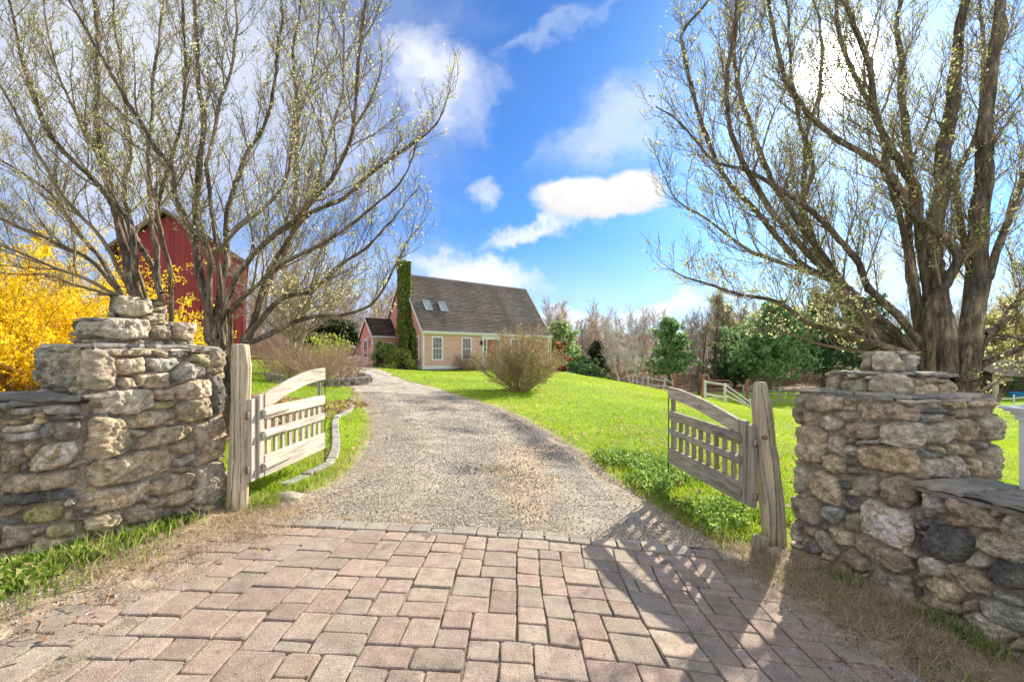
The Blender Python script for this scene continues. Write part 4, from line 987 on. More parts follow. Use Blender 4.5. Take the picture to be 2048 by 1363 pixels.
def crop7(p): return (p[0] / 1.893, p[1] / 1.893)
def crop8(p): return (1280 + p[0] / 1.793, p[1] / 1.793)
def big_tree(label, base, Y0, limbs, crop, seed, dscale=1.0, ccol=PEAR, n2=.165, leafn=3):
    """limbs: (depth slope, radius at start in m, points in crop px)"""
    rr = random.Random(seed); rg = np.random.default_rng(seed); bx, by = base; bz = h1(bx, by)
    root = thing('pear_tree', label, 'tree', (bx, by, bz)); thick, thin, tips = [], [], []
    for ds, r0, pts in limbs:
        q = [crop(p) for p in pts]; s = 0; ch = []
        for k, p in enumerate(q):
            if k: s += math.hypot(p[0] - q[k - 1][0], p[1] - q[k - 1][1]) / F * Y0
            ch.append(wp(p[0], p[1], Y0 + ds * s))
        # carry limbs that leave the frame on to their natural end
        d = ch[-1] - ch[-2]; d /= np.linalg.norm(d)
        if q[-1][1] < 40 or q[-1][0] < 25 or q[-1][0] > 2030: 
            for k in range(3): ch.append(ch[-1] + (d + np.array([0, 0, .15])) * .6)
        ch = lin(ch, 14 if r0 > .05 else 6); k = len(ch); t = np.linspace(0, 1, k)
        ch[1:-1] += np.stack([fbm(ch[1:-1] * 1.7 + j * 9 + seed, 2, j) for j in range(3)], -1) * .03
        R = r0 * .72 * (1 - t) ** 1.0 + max(.0045, r0 * .06)
        thick.append((list(ch), list(R))); LL = np.linalg.norm(np.diff(ch, axis=0), axis=1).sum()
        sub = []
        branchlets(rr, ch, R, n2, (.45, .95), lambda f, lv: {1: (1.15 * (1 - .78 * f) if f > .1 else .5) * min(1, LL / 3.2), 2: .34, 3: .13}[lv] * dscale, 3, .10, .105, .14, sub, tips, .0022, 1, 6, .55)
        for lv, P, Rr in sub: (thick if lv == 1 and Rr[0] > .011 else thin).append(([tuple(p) for p in P], Rr))
    # root flare and trunk down to the ground
    for ds, r0, pts in limbs:
        q = crop(pts[0])
        if r0 > .028:
            p = Vector(wp(q[0], q[1], Y0)); b0 = Vector((bx, by, bz - .15))
            mid = b0.lerp(p, .55) + Vector(((p.x - b0.x) * -.12, 0, 0)); thick.append(([tuple(b0), tuple(b0.lerp(mid, .5)), tuple(mid), tuple(p)], [r0 * 1.1, r0 * .95, r0 * .85, r0 * .76]))
    thick = [(c[0] if len(c[0]) > 5 or c[1][0] < .03 else [tuple(v) for v in lin(c[0], 10)], c[1] if len(c[0]) > 5 or c[1][0] < .03 else list(np.interp(np.linspace(0, 3, 31), range(4), c[1]))) for c in thick]
    V, Fs = tubes([c for c in thick if c[1][0] > .03], 28)
    # bark ridges
    nv = (np.abs(fbm(np.c_[V[:, :2] * 24, V[:, 2:] * 5.5], 3, seed + 4)) * 2.2 - .8)[:, None]
    C = vcol(V * (1, 1, .4), *BARK, 9, seed) * (1 + .5 * nv)
    o = mesh('trunk', V + (np.abs(fbm(V * (24, 24, 5.5), 3, seed + 4))[:, None] * .022 - .006) * np.stack([fbm(V * (9, 9, 2) + 5, 2, 1), fbm(V * (9, 9, 2) + 50, 2, 2), 0 * V[:, 0]], -1) * 2.2, Fs, M['bark'], root, C, True)
    V2, F2 = tubes([c for c in thick if c[1][0] <= .03], 6); V3, F3 = tubes(thin, 3)
    V = np.concatenate([V2, V3]); mesh('branches', V, np.concatenate([F2, F3 + len(V2)]), M['twig'], root, vcol(V, *TWG, 5, 2), True)
    pts = np.array([tuple(t[0]) for t in tips]); lo = pts[:, 2] < 2.5; k = rg.random(len(pts)) < np.where(lo, .6, .44); pts = pts[k]; lo = lo[k]
    V, Fq, C = leaf_quads(pts, 0, .021, leafn, .018, ccol, rg)
    V2, F2, C2 = leaf_quads(pts[lo], 0, .022, 3, .028, [(.80, .76, .52), (.74, .70, .40), (.66, .66, .30)], rg); mesh('leaves', np.concatenate([V, V2]), np.concatenate([Fq, F2 + len(V)]), M['petal'], root, np.concatenate([C, C2]))
    print(label, len(thin), len(pts))
    return root
A_L = [(.12, .085, [(510, 1110), (490, 1000), (455, 880), (410, 700), (380, 520), (370, 250), (365, 0)]),
 (-.15, .06, [(525, 1110), (520, 1000), (490, 830), (410, 740), (330, 660), (240, 580), (160, 440), (110, 300), (80, 200), (40, 0)]),
 (.35, .055, [(610, 1110), (592, 1020), (545, 955), (500, 860), (470, 700), (500, 560), (470, 380), (440, 120), (430, 0)]),
 (.2, .05, [(605, 1110), (600, 960), (575, 850), (562, 700), (560, 560), (580, 380), (600, 150), (620, 0)]),
 (-.25, .04, [(648, 1110), (640, 1000), (610, 900), (600, 780), (640, 640), (680, 480), (700, 300), (690, 60)]),
 (-.3, .035, [(430, 1110), (330, 1060), (200, 1010), (60, 950), (-80, 900)]),
 (.1, .04, [(440, 1090), (360, 1000), (220, 920), (100, 870), (0, 830), (-120, 800)]),
 (.3, .042, [(450, 1090), (380, 980), (280, 850), (180, 720), (60, 640), (-60, 560)]),
 (-.1, .035, [(470, 1050), (380, 900), (250, 760), (150, 600), (60, 420), (0, 300)]),
 (.5, .03, [(430, 1120), (300, 1080), (180, 1040), (40, 1040)]),
 (.3, .03, [(420, 700), (330, 520), (250, 350), (190, 180), (160, 0)])]
B_L = [(.05, .075, [(800, 1290), (790, 1180), (748, 1010), (745, 850), (750, 650), (765, 450), (745, 200), (735, 0)]),
 (.3, .06, [(822, 1280), (830, 1150), (850, 1000), (860, 850), (870, 750), (930, 600), (1000, 480), (1040, 300), (1060, 100), (1060, 0)]),
 (-.2, .045, [(795, 1200), (790, 960), (720, 850), (660, 740), (652, 650), (570, 540), (480, 380), (400, 250), (360, 180), (250, 0)]),
 (-.15, .05, [(835, 1230), (900, 1040), (1000, 920), (1120, 840), (1180, 760), (1270, 650), (1330, 500), (1350, 300), (1380, 60), (1385, 0)]),
 (.35, .055, [(920, 1290), (1000, 1120), (1070, 960), (1110, 870), (1120, 700), (1130, 450), (1115, 200), (1140, 0)]),
 (-.05, .05, [(925, 1280), (1060, 1130), (1180, 1100), (1280, 1010), (1400, 930), (1500, 820), (1590, 700)]),
 (.1, .045, [(940, 1300), (1080, 1230), (1200, 1200), (1300, 1190), (1400, 1150), (1480, 1040), (1560, 900), (1610, 830)]),
 (.25, .035, [(820, 950), (900, 860), (1060, 720), (1100, 600), (1120, 500), (1160, 350), (1200, 150), (1210, 0)]),
 (-.3, .04, [(1000, 1060), (1150, 830), (1300, 740), (1420, 640), (1540, 560), (1640, 470), (1690, 380)]),
 (.4, .03, [(780, 620), (820, 420), (880, 250), (900, 100), (890, 0)]),
 (.2, .028, [(1180, 760), (1240, 560), (1290, 380), (1300, 150), (1290, 0)]),
 (.0, .026, [(1330, 500), (1400, 400), (1450, 250), (1440, 160)]),
 (-.35, .04, [(870, 1180), (960, 1080), (1100, 980), (1250, 900), (1400, 800), (1530, 680), (1570, 560)])]
C_R = [(.1, .17, [(1100, 1363), (1092, 1200), (1070, 1050), (1055, 900), (1080, 600), (1120, 400), (1130, 200), (1170, 0)]),
 (.0, .17, [(1170, 1363), (1190, 1200), (1205, 1000), (1230, 700), (1240, 500), (1260, 300), (1300, 0)]),
 (.3, .095, [(1050, 1363), (1010, 1200), (980, 1000), (960, 800), (960, 600), (940, 300), (925, 100), (940, 0)]),
 (-.1, .08, [(1040, 1340), (1045, 1110), (1100, 1010), (1140, 920), (1100, 860), (980, 760), (900, 640), (780, 540), (680, 490), (560, 360), (500, 180), (470, 0)]),
 (.25, .06, [(1040, 1300), (900, 1220), (780, 1100), (700, 1000), (600, 830), (590, 720), (620, 600), (580, 440), (540, 250), (520, 0)]),
 (-.2, .06, [(1000, 1220), (900, 1120), (820, 1030), (780, 940), (640, 780), (480, 670), (380, 610), (260, 570), (140, 430), (60, 380)]),
 (.15, .06, [(990, 1260), (880, 1160), (720, 1020), (560, 930), (400, 740), (260, 560), (180, 300), (160, 130), (230, 20)]),
 (-.1, .055, [(960, 1270), (800, 1220), (620, 1160), (500, 1080), (330, 1050), (200, 1010), (90, 950)]),
 (.1, .07, [(1180, 1320), (1240, 1230), (1310, 1210), (1390, 1222), (1480, 1200)]),
 (-.15, .06, [(1190, 1340), (1260, 1300), (1377, 1250), (1480, 1200)]),
 (.2, .065, [(1230, 1200), (1290, 1170), (1340, 1100), (1400, 1030), (1460, 940)]),
 (.35, .05, [(830, 1250), (760, 1170), (700, 1040), (620, 860), (590, 700), (600, 500), (640, 300), (640, 100), (620, 0)]),
 (.1, .06, [(1245, 1000), (1300, 850), (1370, 650), (1430, 480)]),
 (.3, .05, [(1190, 980), (1160, 800), (1130, 650), (1200, 500), (1230, 280), (1220, 0)]),
 (-.2, .06, [(1010, 900), (990, 700), (940, 600), (870, 450), (820, 250), (760, 80), (740, 0)]),
 (.2, .04, [(900, 640), (860, 450), (780, 300), (720, 120), (700, 0)]),
 (-.3, .045, [(700, 1010), (560, 860), (420, 680), (330, 480), (320, 250), (340, 60)]),
 (.4, .04, [(480, 670), (400, 480), (350, 300), (330, 120), (380, 0)]),
 (.2, .035, [(720, 1020), (560, 960), (400, 900), (250, 800), (120, 690), (60, 560)]),
 (.5, .035, [(930, 1270), (760, 1260), (620, 1230), (480, 1190), (360, 1180)]),
 (-.2, .05, [(1240, 1290), (1300, 1390), (1240, 1440)]) if False else (-.3, .03, [(1330, 1360), (1260, 1385), (1210, 1420), (1180, 1470)])]
big_tree('many-stemmed budding pear tree rising behind the taller left pillar beside the yellow hedge', (-5.4, 7.3), 7.0, A_L, crop7, 3)
big_tree('spreading budding pear tree behind the left gate post with boughs reaching toward the house', (-4.0, 6.6), 6.3, B_L, crop7, 5)
big_tree('massive multi-trunk budding pear tree behind the right pillar with the sun in its crown', (5.5, 5.75), 5.6, C_R, crop8, 9, n2=.155)

# ---------------------------------------------------------------- generic bare tree (woods, small trees)
def bare_tree(rr, h, r0, spread=.6, n1=16, lv=2, fork=0, up=.09, trunkf=.25, sp1=None):
    """returns chains in local coords"""
    ch = []
    P, _ = wander(rr, Vector((0, 0, -.1)), Vector((rr.gauss(0, .05), rr.gauss(0, .05), 1)), h * .95, 7, .04, .04)
    R = [r0 * (1 - i / 8) + .008 for i in range(8)]; ch.append((0, P, R))
    branchlets(rr, P, R, h / n1, (.5, 1.0), lambda f, l: {1: h * spread * .55 * (1.15 - f * .85), 2: h * .11, 3: h * .05}[l], lv, .12, up, trunkf, ch, None, max(.006, h * .0012), 1, 4, .45)
    return [([tuple(p) for p in c[1]], c[2]) for c in ch]
def place(V, x, y, z, s=1.0, a=0.0):
    c, n_ = math.cos(a), math.sin(a); return np.stack([(V[:, 0] * c - V[:, 1] * n_) * s + x, (V[:, 0] * n_ + V[:, 1] * c) * s + y, V[:, 2] * s + z], -1)
# ---------------------------------------------------------------- the house
HA = np.array((-6.26, 32.0)); E1 = np.array((.7636, .6458)); E2 = np.array((-.6458, .7636)); HZ = .27
def hf(v): p = HA + E1 * v[0] + E2 * v[1]; return (p[0], p[1], v[2])
def a_of(px):                              # distance along the front wall of a photo column
    r = (px - CX) / F; return (r * HA[1] - HA[0]) / (E1[0] - r * E1[1])
def zf(py, a, b=0): return CAMZ - (py - HY) / F * (HA[1] + E1[1] * a + E2[1] * b)
LEN, DEP, ZE, ZR = 12.4, 6.24, 3.10, 7.38
house = thing('house', 'peach clapboard house with a steep dark shingle roof and ivy-clad chimney', 'house', (float(HA[0]), float(HA[1]), HZ))
PEACH, PINK, TANW = (.76, .49, .385), (.76, .41, .37), (.66, .49, .29)
def clap(name, poly_fn, z0, z1, parent, col, ax, seed, e=.135):
    """clapboards: poly_fn(z)->(lo, hi) extent at height z, ax maps (t, out, z) to house coords"""
    mb = MB(hf); rr = random.Random(seed); z = z0
    while z < z1 - .01:
        zt = min(z + e, z1); l0, r0 = poly_fn(z); l1, r1 = poly_fn(zt)
        if r0 - l0 > .02:
            s = rr.uniform(.93, 1.04); mb.col = tuple(c * s for c in col)
            mb.add([ax(l0, .042, z), ax(r0, .042, z), ax(max(r1, l1 + .001), .008, zt), ax(l1, .008, zt), ax(l0, 0, z), ax(r0, 0, z)], [(0, 1, 2, 3), (4, 5, 1, 0)])
        z = zt
    return mb.build(name, M['siding'], parent)
fr_ = lambda t, o, z: (t, -o, z)
gb_ = lambda t, o, z: (-o, t, z)
ZB = .66
clap('wall', lambda z: (0, LEN), ZB, ZE, house, PEACH, fr_, 1)
rake = lambda z: (0, DEP) if z < ZE else (DEP / 2 * (z - ZE) / (ZR - ZE), DEP - DEP / 2 * (z - ZE) / (ZR - ZE))
tag(clap('wall', rake, ZB, ZR - .05, house, PINK, gb_, 2), 'pink clapboard gable wall beside the chimney')
clap('wall', lambda z: rake(z), ZB, ZR - .05, house, PINK, lambda t, o, z: (LEN + o, t, z), 3)
mb = MB(hf); mb.box(.0, LEN, DEP - .03, DEP, ZB, ZE); mb.box(.02, LEN - .02, .02, DEP - .02, ZB - .02, ZB); mb.col = PEACH; mb.build('back_wall', M['paint'], house)
mb = MB(hf); mb.col = (.30, .29, .27); mb.box(.05, LEN - .05, .05, DEP - .05, -.4, ZB - .04); mb.build('foundation', M['paint'], house)
mb = MB(hf); mb.box(-.04, LEN + .04, -.05, .03, ZB - .25, ZB - .0); mb.box(-.05, .03, .03, DEP, ZB - .25, ZB)
mb.box(-.045, .10, -.055, .002, ZB, ZE); mb.box(-.055, .0, .002, .12, ZB, ZE); mb.box(LEN - .10, LEN + .045, -.055, .002, ZB, ZE); mb.box(LEN, LEN + .055, .002, .12, ZB, ZE)
mb.build('corner_trim', M['trim'], house)
# roof: courses of three-tab shingles on both slopes
def slope(name, A0, A1, P0, P1, parent, seed, dark=1.0, e=.145, frame=hf, streak=True, lab=None):
    """A0,A1: eave ends; P0,P1: ridge ends (house coords)"""
    A0, A1, P0, P1 = map(lambda v: np.array(v, float), (A0, A1, P0, P1)); L = np.linalg.norm(P0 - A0); n_ = int(L / e); w = np.linalg.norm(A1 - A0); k = int(w / .31)
    nr = np.cross(A1 - A0, P0 - A0); nr /= np.linalg.norm(nr); nr = nr if nr[2] > 0 else -nr; rg = np.random.default_rng(seed); V = []; Fs = []; C = []
    for r in range(n_):
        t0, t1 = r / n_, min(1, (r + 1.12) / n_); sh = (r % 3) / 3
        rowc = rg.uniform(.82, 1.16)
        for i in range(-1, k + 1):
            u0, u1 = max(0, (i + sh) / k), min(1, (i + 1 + sh) / k)
            if u1 <= u0: continue
            a = (A0 + (A1 - A0) * u0) * (1 - t0) + (P0 + (P1 - P0) * u0) * t0; b = (A0 + (A1 - A0) * u1) * (1 - t0) + (P0 + (P1 - P0) * u1) * t0
            c = (A0 + (A1 - A0) * u1) * (1 - t1) + (P0 + (P1 - P0) * u1) * t1; d = (A0 + (A1 - A0) * u0) * (1 - t1) + (P0 + (P1 - P0) * u0) * t1
            o0, o1 = nr * (.032 + rg.uniform(0, .008)), nr * .006; n0 = len(V); V += [frame(x) for x in (a + o0, b + o0, c + o1, d + o1, a, b)]; Fs += [(n0, n0 + 1, n0 + 2, n0 + 3), (n0 + 4, n0 + 5, n0 + 1, n0)]
            st = (.5 + .5 * math.sin(u0 * w * 2.1 + .5 * math.sin(u0 * w * .9))) * .35 + .3 * rg.random(); base = np.array((.13, .108, .095)) * (1 - st) + np.array((.24, .195, .165)) * st
            C += [tuple(base * dark * rowc * rg.uniform(.85, 1.15))] * 6
    o = mesh(name, np.array(V), Fs, M['shingle'], parent, np.array(C)); return o
OV = .28; kx = (ZR - ZE) / (DEP / 2)
roof = MB(hf); roof.col = (.1, .09, .085)
for s in (0, 1):
    b0, z0 = (-OV * .55, ZE - OV * .55 * kx + .06); b0 = b0 if not s else DEP - b0
    roof.add([(-.12, b0, z0 + .0), (LEN + .12, b0, z0), (LEN + .12, DEP / 2, ZR), (-.12, DEP / 2, ZR), (-.12, b0, z0 + .14), (LEN + .12, b0, z0 + .14), (LEN + .12, DEP / 2, ZR + .14), (-.12, DEP / 2, ZR + .14)], [(0, 1, 2, 3), (4, 7, 6, 5), (0, 4, 5, 1), (1, 5, 6, 2), (3, 2, 6, 7), (0, 3, 7, 4)])
RO = roof.build('roof', M['shingle'], house)
slope('shingles', (-.16, -OV * .6, ZE - OV * .6 * kx + .205), (LEN + .16, -OV * .6, ZE - OV * .6 * kx + .205), (-.16, DEP / 2, ZR + .145), (LEN + .16, DEP / 2, ZR + .145), RO, 4)
mb = MB(hf); mb.col = (.16, .13, .12); mb.prism([(DEP / 2 - .16, ZR - .06), (DEP / 2, ZR + .19), (DEP / 2 + .16, ZR - .06)], -.17, LEN + .17, 0); mb.build('ridge_cap', M['shingle'], RO)
mb = MB(hf)                                # fascia, gutter, rake boards
mb.box(-.15, LEN + .15, -.20, -.05, ZE - .20, ZE - .04); mb.box(-.2, LEN + .2, -.30, -.20, ZE - .10, ZE + .0)
for a0, a1 in ((-.20, -.125), (LEN + .125, LEN + .2)):
    for s in (0, 1):
        q = [(-.18, ZE - .18 * kx + .02), (-.18, ZE - .18 * kx + .22), (DEP / 2, ZR + .15), (DEP / 2, ZR - .10)]; q = q if not s else [(DEP - b, z) for b, z in q]; mb.prism(q, a0, a1, 0)
mb.build('eave_trim', M['trim'], house)
for q in (-.13, LEN + .06): mb = MB(hf); mb.box(q, q + .07, -.22, -.14, ZB - .3, ZE - .12); mb.build('downspout', M['trim'], house, bevel=.01)
def window(par, ax, t0, t1, z0, z1, cols=3, rows=2, trim=.10, label=None, shade=True, sashes=2):
    mb = MB(lambda v: hf(ax(*v))); w = trim
    for x0, x1, y0, y1 in ((t0, t1, z1 - w, z1), (t0, t1, z0, z0 + w * .8), (t0, t0 + w, z0 + w * .8, z1 - w), (t1 - w, t1, z0 + w * .8, z1 - w)): mb.box(x0, x1, -.0, .075, y0, y1)
    wn = mb.build('window', M['white'], par); i0, i1, j0, j1 = t0 + w, t1 - w, z0 + w * .8, z1 - w
    mb = MB(lambda v: hf(ax(*v))); mb.box(i0, i1, .03, .036, j0, j1); g = mb.build('glass', M['glass'], wn)
    mb = MB(lambda v: hf(ax(*v))); s = .035; jm = (j0 + j1) / 2
    for (a, b) in (((j0, jm), (jm, j1)) if sashes == 2 else ((j0, j1),)):
        o = .055 if a == j0 else .062
        for q in ((i0, i1, a, a + s), (i0, i1, b - s, b), (i0, i0 + s, a + s, b - s), (i1 - s, i1, a + s, b - s)): mb.box(q[0], q[1], .037, o, q[2], q[3])
        for c in range(1, cols): x = i0 + (i1 - i0) * c / cols; mb.box(x - .011, x + .011, .037, o - .008, a + s, b - s)
        for r in range(1, rows): y = a + (b - a) * r / rows; mb.box(i0 + s, i1 - s, .0375, o - .010, y - .011, y + .011)
    mb.build('sash', M['white'], wn)
    return wn
ax_f = lambda t, o, z: (t, -o, z)
ax_g = lambda t, o, z: (-o, t, z)
for p0, p1 in ((861, 887), (921, 944), (1020, 1038), (1064, 1082)):
    a0, a1 = a_of(p0), a_of(p1); c = (a0 + a1) / 2; window(house, ax_f, c - .48, c + .48, 1.02, 2.78)
window(house, ax_g, .48, 1.35, 1.02, 2.78)
# front door with pilasters, sidelights and an entablature
d0, d1 = a_of(966), a_of(998.5); dc = (d0 + d1) / 2
mb = MB(lambda v: hf(ax_f(*v))); x0, x1 = dc - .95, dc + .95
mb.box(x0, x0 + .16, 0, .10, ZB, 2.62); mb.box(x1 - .16, x1, 0, .10, ZB, 2.62); mb.box(x0 - .05, x1 + .05, 0, .14, 2.62, 2.86); mb.box(x0 - .1, x1 + .1, 0, .2, 2.86, 2.93); mb.box(dc - .56, dc - .46, 0, .09, ZB, 2.62); mb.box(dc + .46, dc + .56, 0, .09, ZB, 2.62); mb.box(x0 + .16, dc - .56, 0, .06, ZB, 1.15); mb.box(dc + .56, x1 - .16, 0, .06, ZB, 1.15)
for q in (1.6, 2.05): mb.box(x0 + .16, dc - .56, .02, .07, q, q + .04); mb.box(dc + .56, x1 - .16, .02, .07, q, q + .04)
ds = mb.build('door_surround', M['trim'], house)
for q0, q1 in ((x0 + .16, dc - .56), (dc + .56, x1 - .16)): mb = MB(lambda v: hf(ax_f(*v))); mb.box(q0, q1, .0, .04, 1.15, 2.62); mb.build('sidelight', M['glass'], ds)
mb = MB(lambda v: hf(ax_f(*v))); mb.col = (.38, .13, .08); mb.box(dc - .46, dc + .46, 0, .045, ZB, 2.62)
for i in (0, 1):
    for q0, q1 in ((.78, 1.2), (1.3, 1.95), (2.05, 2.5)): mb.box(dc - .38 + i * .42, dc - .04 + i * .42, .045, .06, q0, q1)
fd = mb.build('front_door', M['door'], house, bevel=.006)
mb = MB(lambda v: hf(ax_f(*v))); mb.tube([(dc + .37, .06, 1.55), (dc + .37, .11, 1.55)], .03); mb.build('handle', M['metal'], fd)
mb = MB(hf); mb.col = (.34, .33, .31); mb.box(dc - 1.1, dc + 1.1, -1.0, -.06, -.1, ZB - .05); mb.box(dc - 1.3, dc + 1.3, -1.35, -1.0, -.1, ZB - .22); mb.build('doorstep', M['slab'], house, bevel=.02)
la = a_of(961.5)
mb = MB(lambda v: hf(ax_f(*v))); mb.col = (.05, .05, .05); mb.box(la - .07, la + .07, .03, .18, 2.20, 2.42); mb.box(la - .10, la + .10, .02, .21, 2.42, 2.46); mb.box(la - .04, la + .04, .03, .12, 2.46, 2.52); mb.build('wall_lamp', M['metal'], house, bevel=.008)
M['skyglass'] = mat('skylight_glass_painted_sky', (.42, .50, .52), .12, .05, 3, bump=0, spec=.9)  # pale blue-grey base colour paints in the sky reflected by the glass
# skylights on the front slope
def on_slope(a, b, o): th = math.atan(kx); return (a, b - o * math.sin(th), ZE + b * kx + .15 + o * math.cos(th))
for p0, p1 in ((846, 861), (877, 892)):
    bb = 1.28; am = []
    for p in (p0, p1):
        r = (p - CX) / F; P0 = HA + E2 * bb; am.append((r * P0[1] - P0[0]) / (E1[0] - r * E1[1]))
    a0, a1 = am; a1 = max(a1, a0 + .6); mb = MB(hf)
    for (q0, q1, r0, r1) in ((a0, a1, bb - .28, bb - .23), (a0, a1, bb + .23, bb + .28), (a0, a0 + .06, bb - .23, bb + .23), (a1 - .06, a1, bb - .23, bb + .23)):
        mb.add([on_slope(x, y, o) for o in (-.02, .16) for y in (r0, r1) for x in (q0, q1)], [(0, 2, 3, 1), (4, 5, 7, 6), (0, 1, 5, 4), (2, 6, 7, 3), (0, 4, 6, 2), (1, 3, 7, 5)])
    sk = mb.build('skylight', M['galv'], house)
    mb = MB(hf); mb.add([on_slope(x, y, .12) for y in (bb - .24, bb + .24) for x in (a0 + .05, a1 - .05)], [(0, 1, 3, 2)]); mb.build('glass', M['skyglass'], sk)
    mb = MB(hf); mb.add([on_slope(x, y, .035) for y in (bb - .40, bb - .28) for x in (a0 - .06, a1 + .06)], [(0, 1, 3, 2)]); mb.build('flashing', M['galv'], sk)
# rear shed dormer seen over the gable
mb = MB(hf); mb.col = PINK; mb.prism([(DEP / 2 + .55, ZR - .75), (DEP - .05, ZE + 1.0), (DEP - .05, ZE + 2.65), (DEP / 2 + .55, ZR - .5)], .5, LEN - .6, 0)
do = mb.build('dormer', M['paint'], house); mb = MB(hf); mb.prism([(DEP / 2 + .3, ZR - .42), (DEP + .2, ZE + 2.55), (DEP + .2, ZE + 2.7), (DEP / 2 + .3, ZR - .28)], .3, LEN - .4, 0); mb.build('dormer_roof', M['trim'], do)
# chimney: brick coursing laid brick by brick
def bricks(mb, a0, a1, b0, b1, z0, z1, rr):
    mb.col = (.33, .28, .24); mb.box(a0 + .012, a1 - .012, b0 + .012, b1 - .012, z0, z1); z = z0; k = 0
    while z < z1 - .03:
        zt = min(z + .078, z1)
        for side in range(4):
            L = (a1 - a0) if side % 2 == 0 else (b1 - b0); t = -(.11 if k % 2 else 0)
            while t < L - .01:
                u0, u1 = max(0, t), min(L, t + .21); t += .222
                if u1 - u0 < .03: continue
                c = rr.choice(((.34, .15, .11), (.28, .13, .10), (.38, .20, .15), (.24, .14, .12))); mb.col = c; e = .012
                if side == 0: q = [(a0 + u0, b0), (a0 + u1, b0), (a0 + u1, b0 + e), (a0 + u0, b0 + e)]
                elif side == 2: q = [(a0 + u0, b1 - e), (a0 + u1, b1 - e), (a0 + u1, b1), (a0 + u0, b1)]
                elif side == 1: q = [(a1 - e, b0 + u0), (a1, b0 + u0), (a1, b0 + u1), (a1 - e, b0 + u1)]
                else: q = [(a0, b0 + u0), (a0 + e, b0 + u0), (a0 + e, b0 + u1), (a0, b0 + u1)]
                o = rr.uniform(.0, .004); mb.prism(q, z, zt - .012, 2)
        z = zt; k += 1
mb = MB(hf); rr = random.Random(6); bricks(mb, -.64, -.055, 1.55, 3.0, -.2, 3.4, rr); bricks(mb, -.60, -.055, 1.85, 2.80, 3.4, ZR + .45, rr); bricks(mb, -.66, .02, 1.79, 2.86, ZR + .45, ZR + .85, rr)
ch = mb.build('chimney', M['brick'], house)
mb = MB(hf); mb.col = (.3, .14, .09); mb.tube([(-.3, 2.1, ZR + .8), (-.3, 2.1, ZR + 1.0)], .12, 10); mb.tube([(-.3, 2.5, ZR + .8), (-.3, 2.5, ZR + 1.0)], .12, 10); mb.build('flue', M['brick'], ch, True)
# side entry wing
WA, WB0, WB1, WZ = -2.0, 4.0, 6.1, 2.86; WR = 4.15; WM = (WB0 + WB1) / 2
wing = MB(hf); wing.col = (.5, .5, .48); wing.box(WA + .03, -.06, WB0 + .03, WB1 - .03, .2, ZB + .1); wing_o = wing.build('entry_wing', M['paint'], house)
tag(clap('wall', lambda z: (WA, -.03), ZB + .1, WZ, wing_o, TANW, lambda t, o, z: (t, WB0 - o, z), 11), 'tan clapboard front of the side entry wing')
rk = lambda z: (WB0, WB1) if z < WZ else (WB0 + (WM - WB0) * (z - WZ) / (WR - WZ), WB1 - (WB1 - WM) * (z - WZ) / (WR - WZ))
tag(clap('wall', rk, ZB + .1, WR - .02, wing_o, PINK, lambda t, o, z: (WA - o, t, z), 12), 'pink clapboard gable of the side entry wing')
mb = MB(hf); mb.box(WA - .04, WA + .07, WB0 - .05, WB0 + .002, ZB, WZ); mb.box(WA - .05, WA, WB0 + .002, WB0 + .1, ZB, WZ); mb.box(WA - .04, -.05, WB0 - .045, WB0 + .02, ZB - .12, ZB + .1); mb.box(WA - .16, -.06, WB0 - .19, WB0 - .05, WZ - .14, WZ - .0)
for s in (0, 1):
    q = [(WB0 - .16, WZ - .14), (WB0 - .16, WZ + .05), (WM, WR + .1), (WM, WR - .08)]; q = q if not s else [(2 * WM - b, z) for b, z in q]; mb.prism(q, WA - .18, WA - .11, 0)
mb.build('corner_trim', M['trim'], wing_o)
slope('wing_roof', (WA - .15, WB0 - .18, WZ - .03), (-.05, WB0 - .18, WZ - .03), (WA - .15, WM, WR + .1), (-.05, WM, WR + .1), wing_o, 21, .42)
slope('wing_roof', (WA - .15, WB1 + .18, WZ - .03), (-.05, WB1 + .18, WZ - .03), (WA - .15, WM, WR + .1), (-.05, WM, WR + .1), wing_o, 22, .42)
window(wing_o, lambda t, o, z: (t, WB0 - o, z), -1.25, -.35, 1.45, 2.35, 2, 1, sashes=1)
ax_w = lambda t, o, z: (WA - o, t, z)
mb = MB(lambda v: hf(ax_w(*v))); c = WB0 + 1.15; mb.box(c - .48, c + .48, 0, .05, ZB, 2.68); sd = mb.build('storm_door', M['white'], wing_o)
mb = MB(lambda v: hf(ax_w(*v))); mb.box(c - .26, c + .26, .05, .056, 1.3, 2.45); mb.build('glass', M['glass'], sd)
mb = MB(lambda v: hf(ax_w(*v))); mb.box(c - .018, c + .018, .056, .064, 1.3, 2.45); mb.box(c - .26, c + .26, .056, .064, 1.66, 1.69); mb.box(c - .26, c + .26, .056, .064, 2.06, 2.09); mb.build('muntin', M['white'], sd)
mb = MB(lambda v: hf(ax_w(*v))); mb.box(WB0 + .3, WB0 + .45, .02, .14, 2.1, 2.45); mb.box(WB0 + .27, WB0 + .48, .0, .17, 2.45, 2.49); mb.build('wall_lamp', M['galv'], wing_o)
mb = MB(hf); mb.col = (.45, .42, .38); mb.box(WA - 1.4, WA - .08, WB0 - .2, WB1, ZB - .35, ZB - .1); mb.build('doorstep', M['slab'], wing_o, bevel=.02)

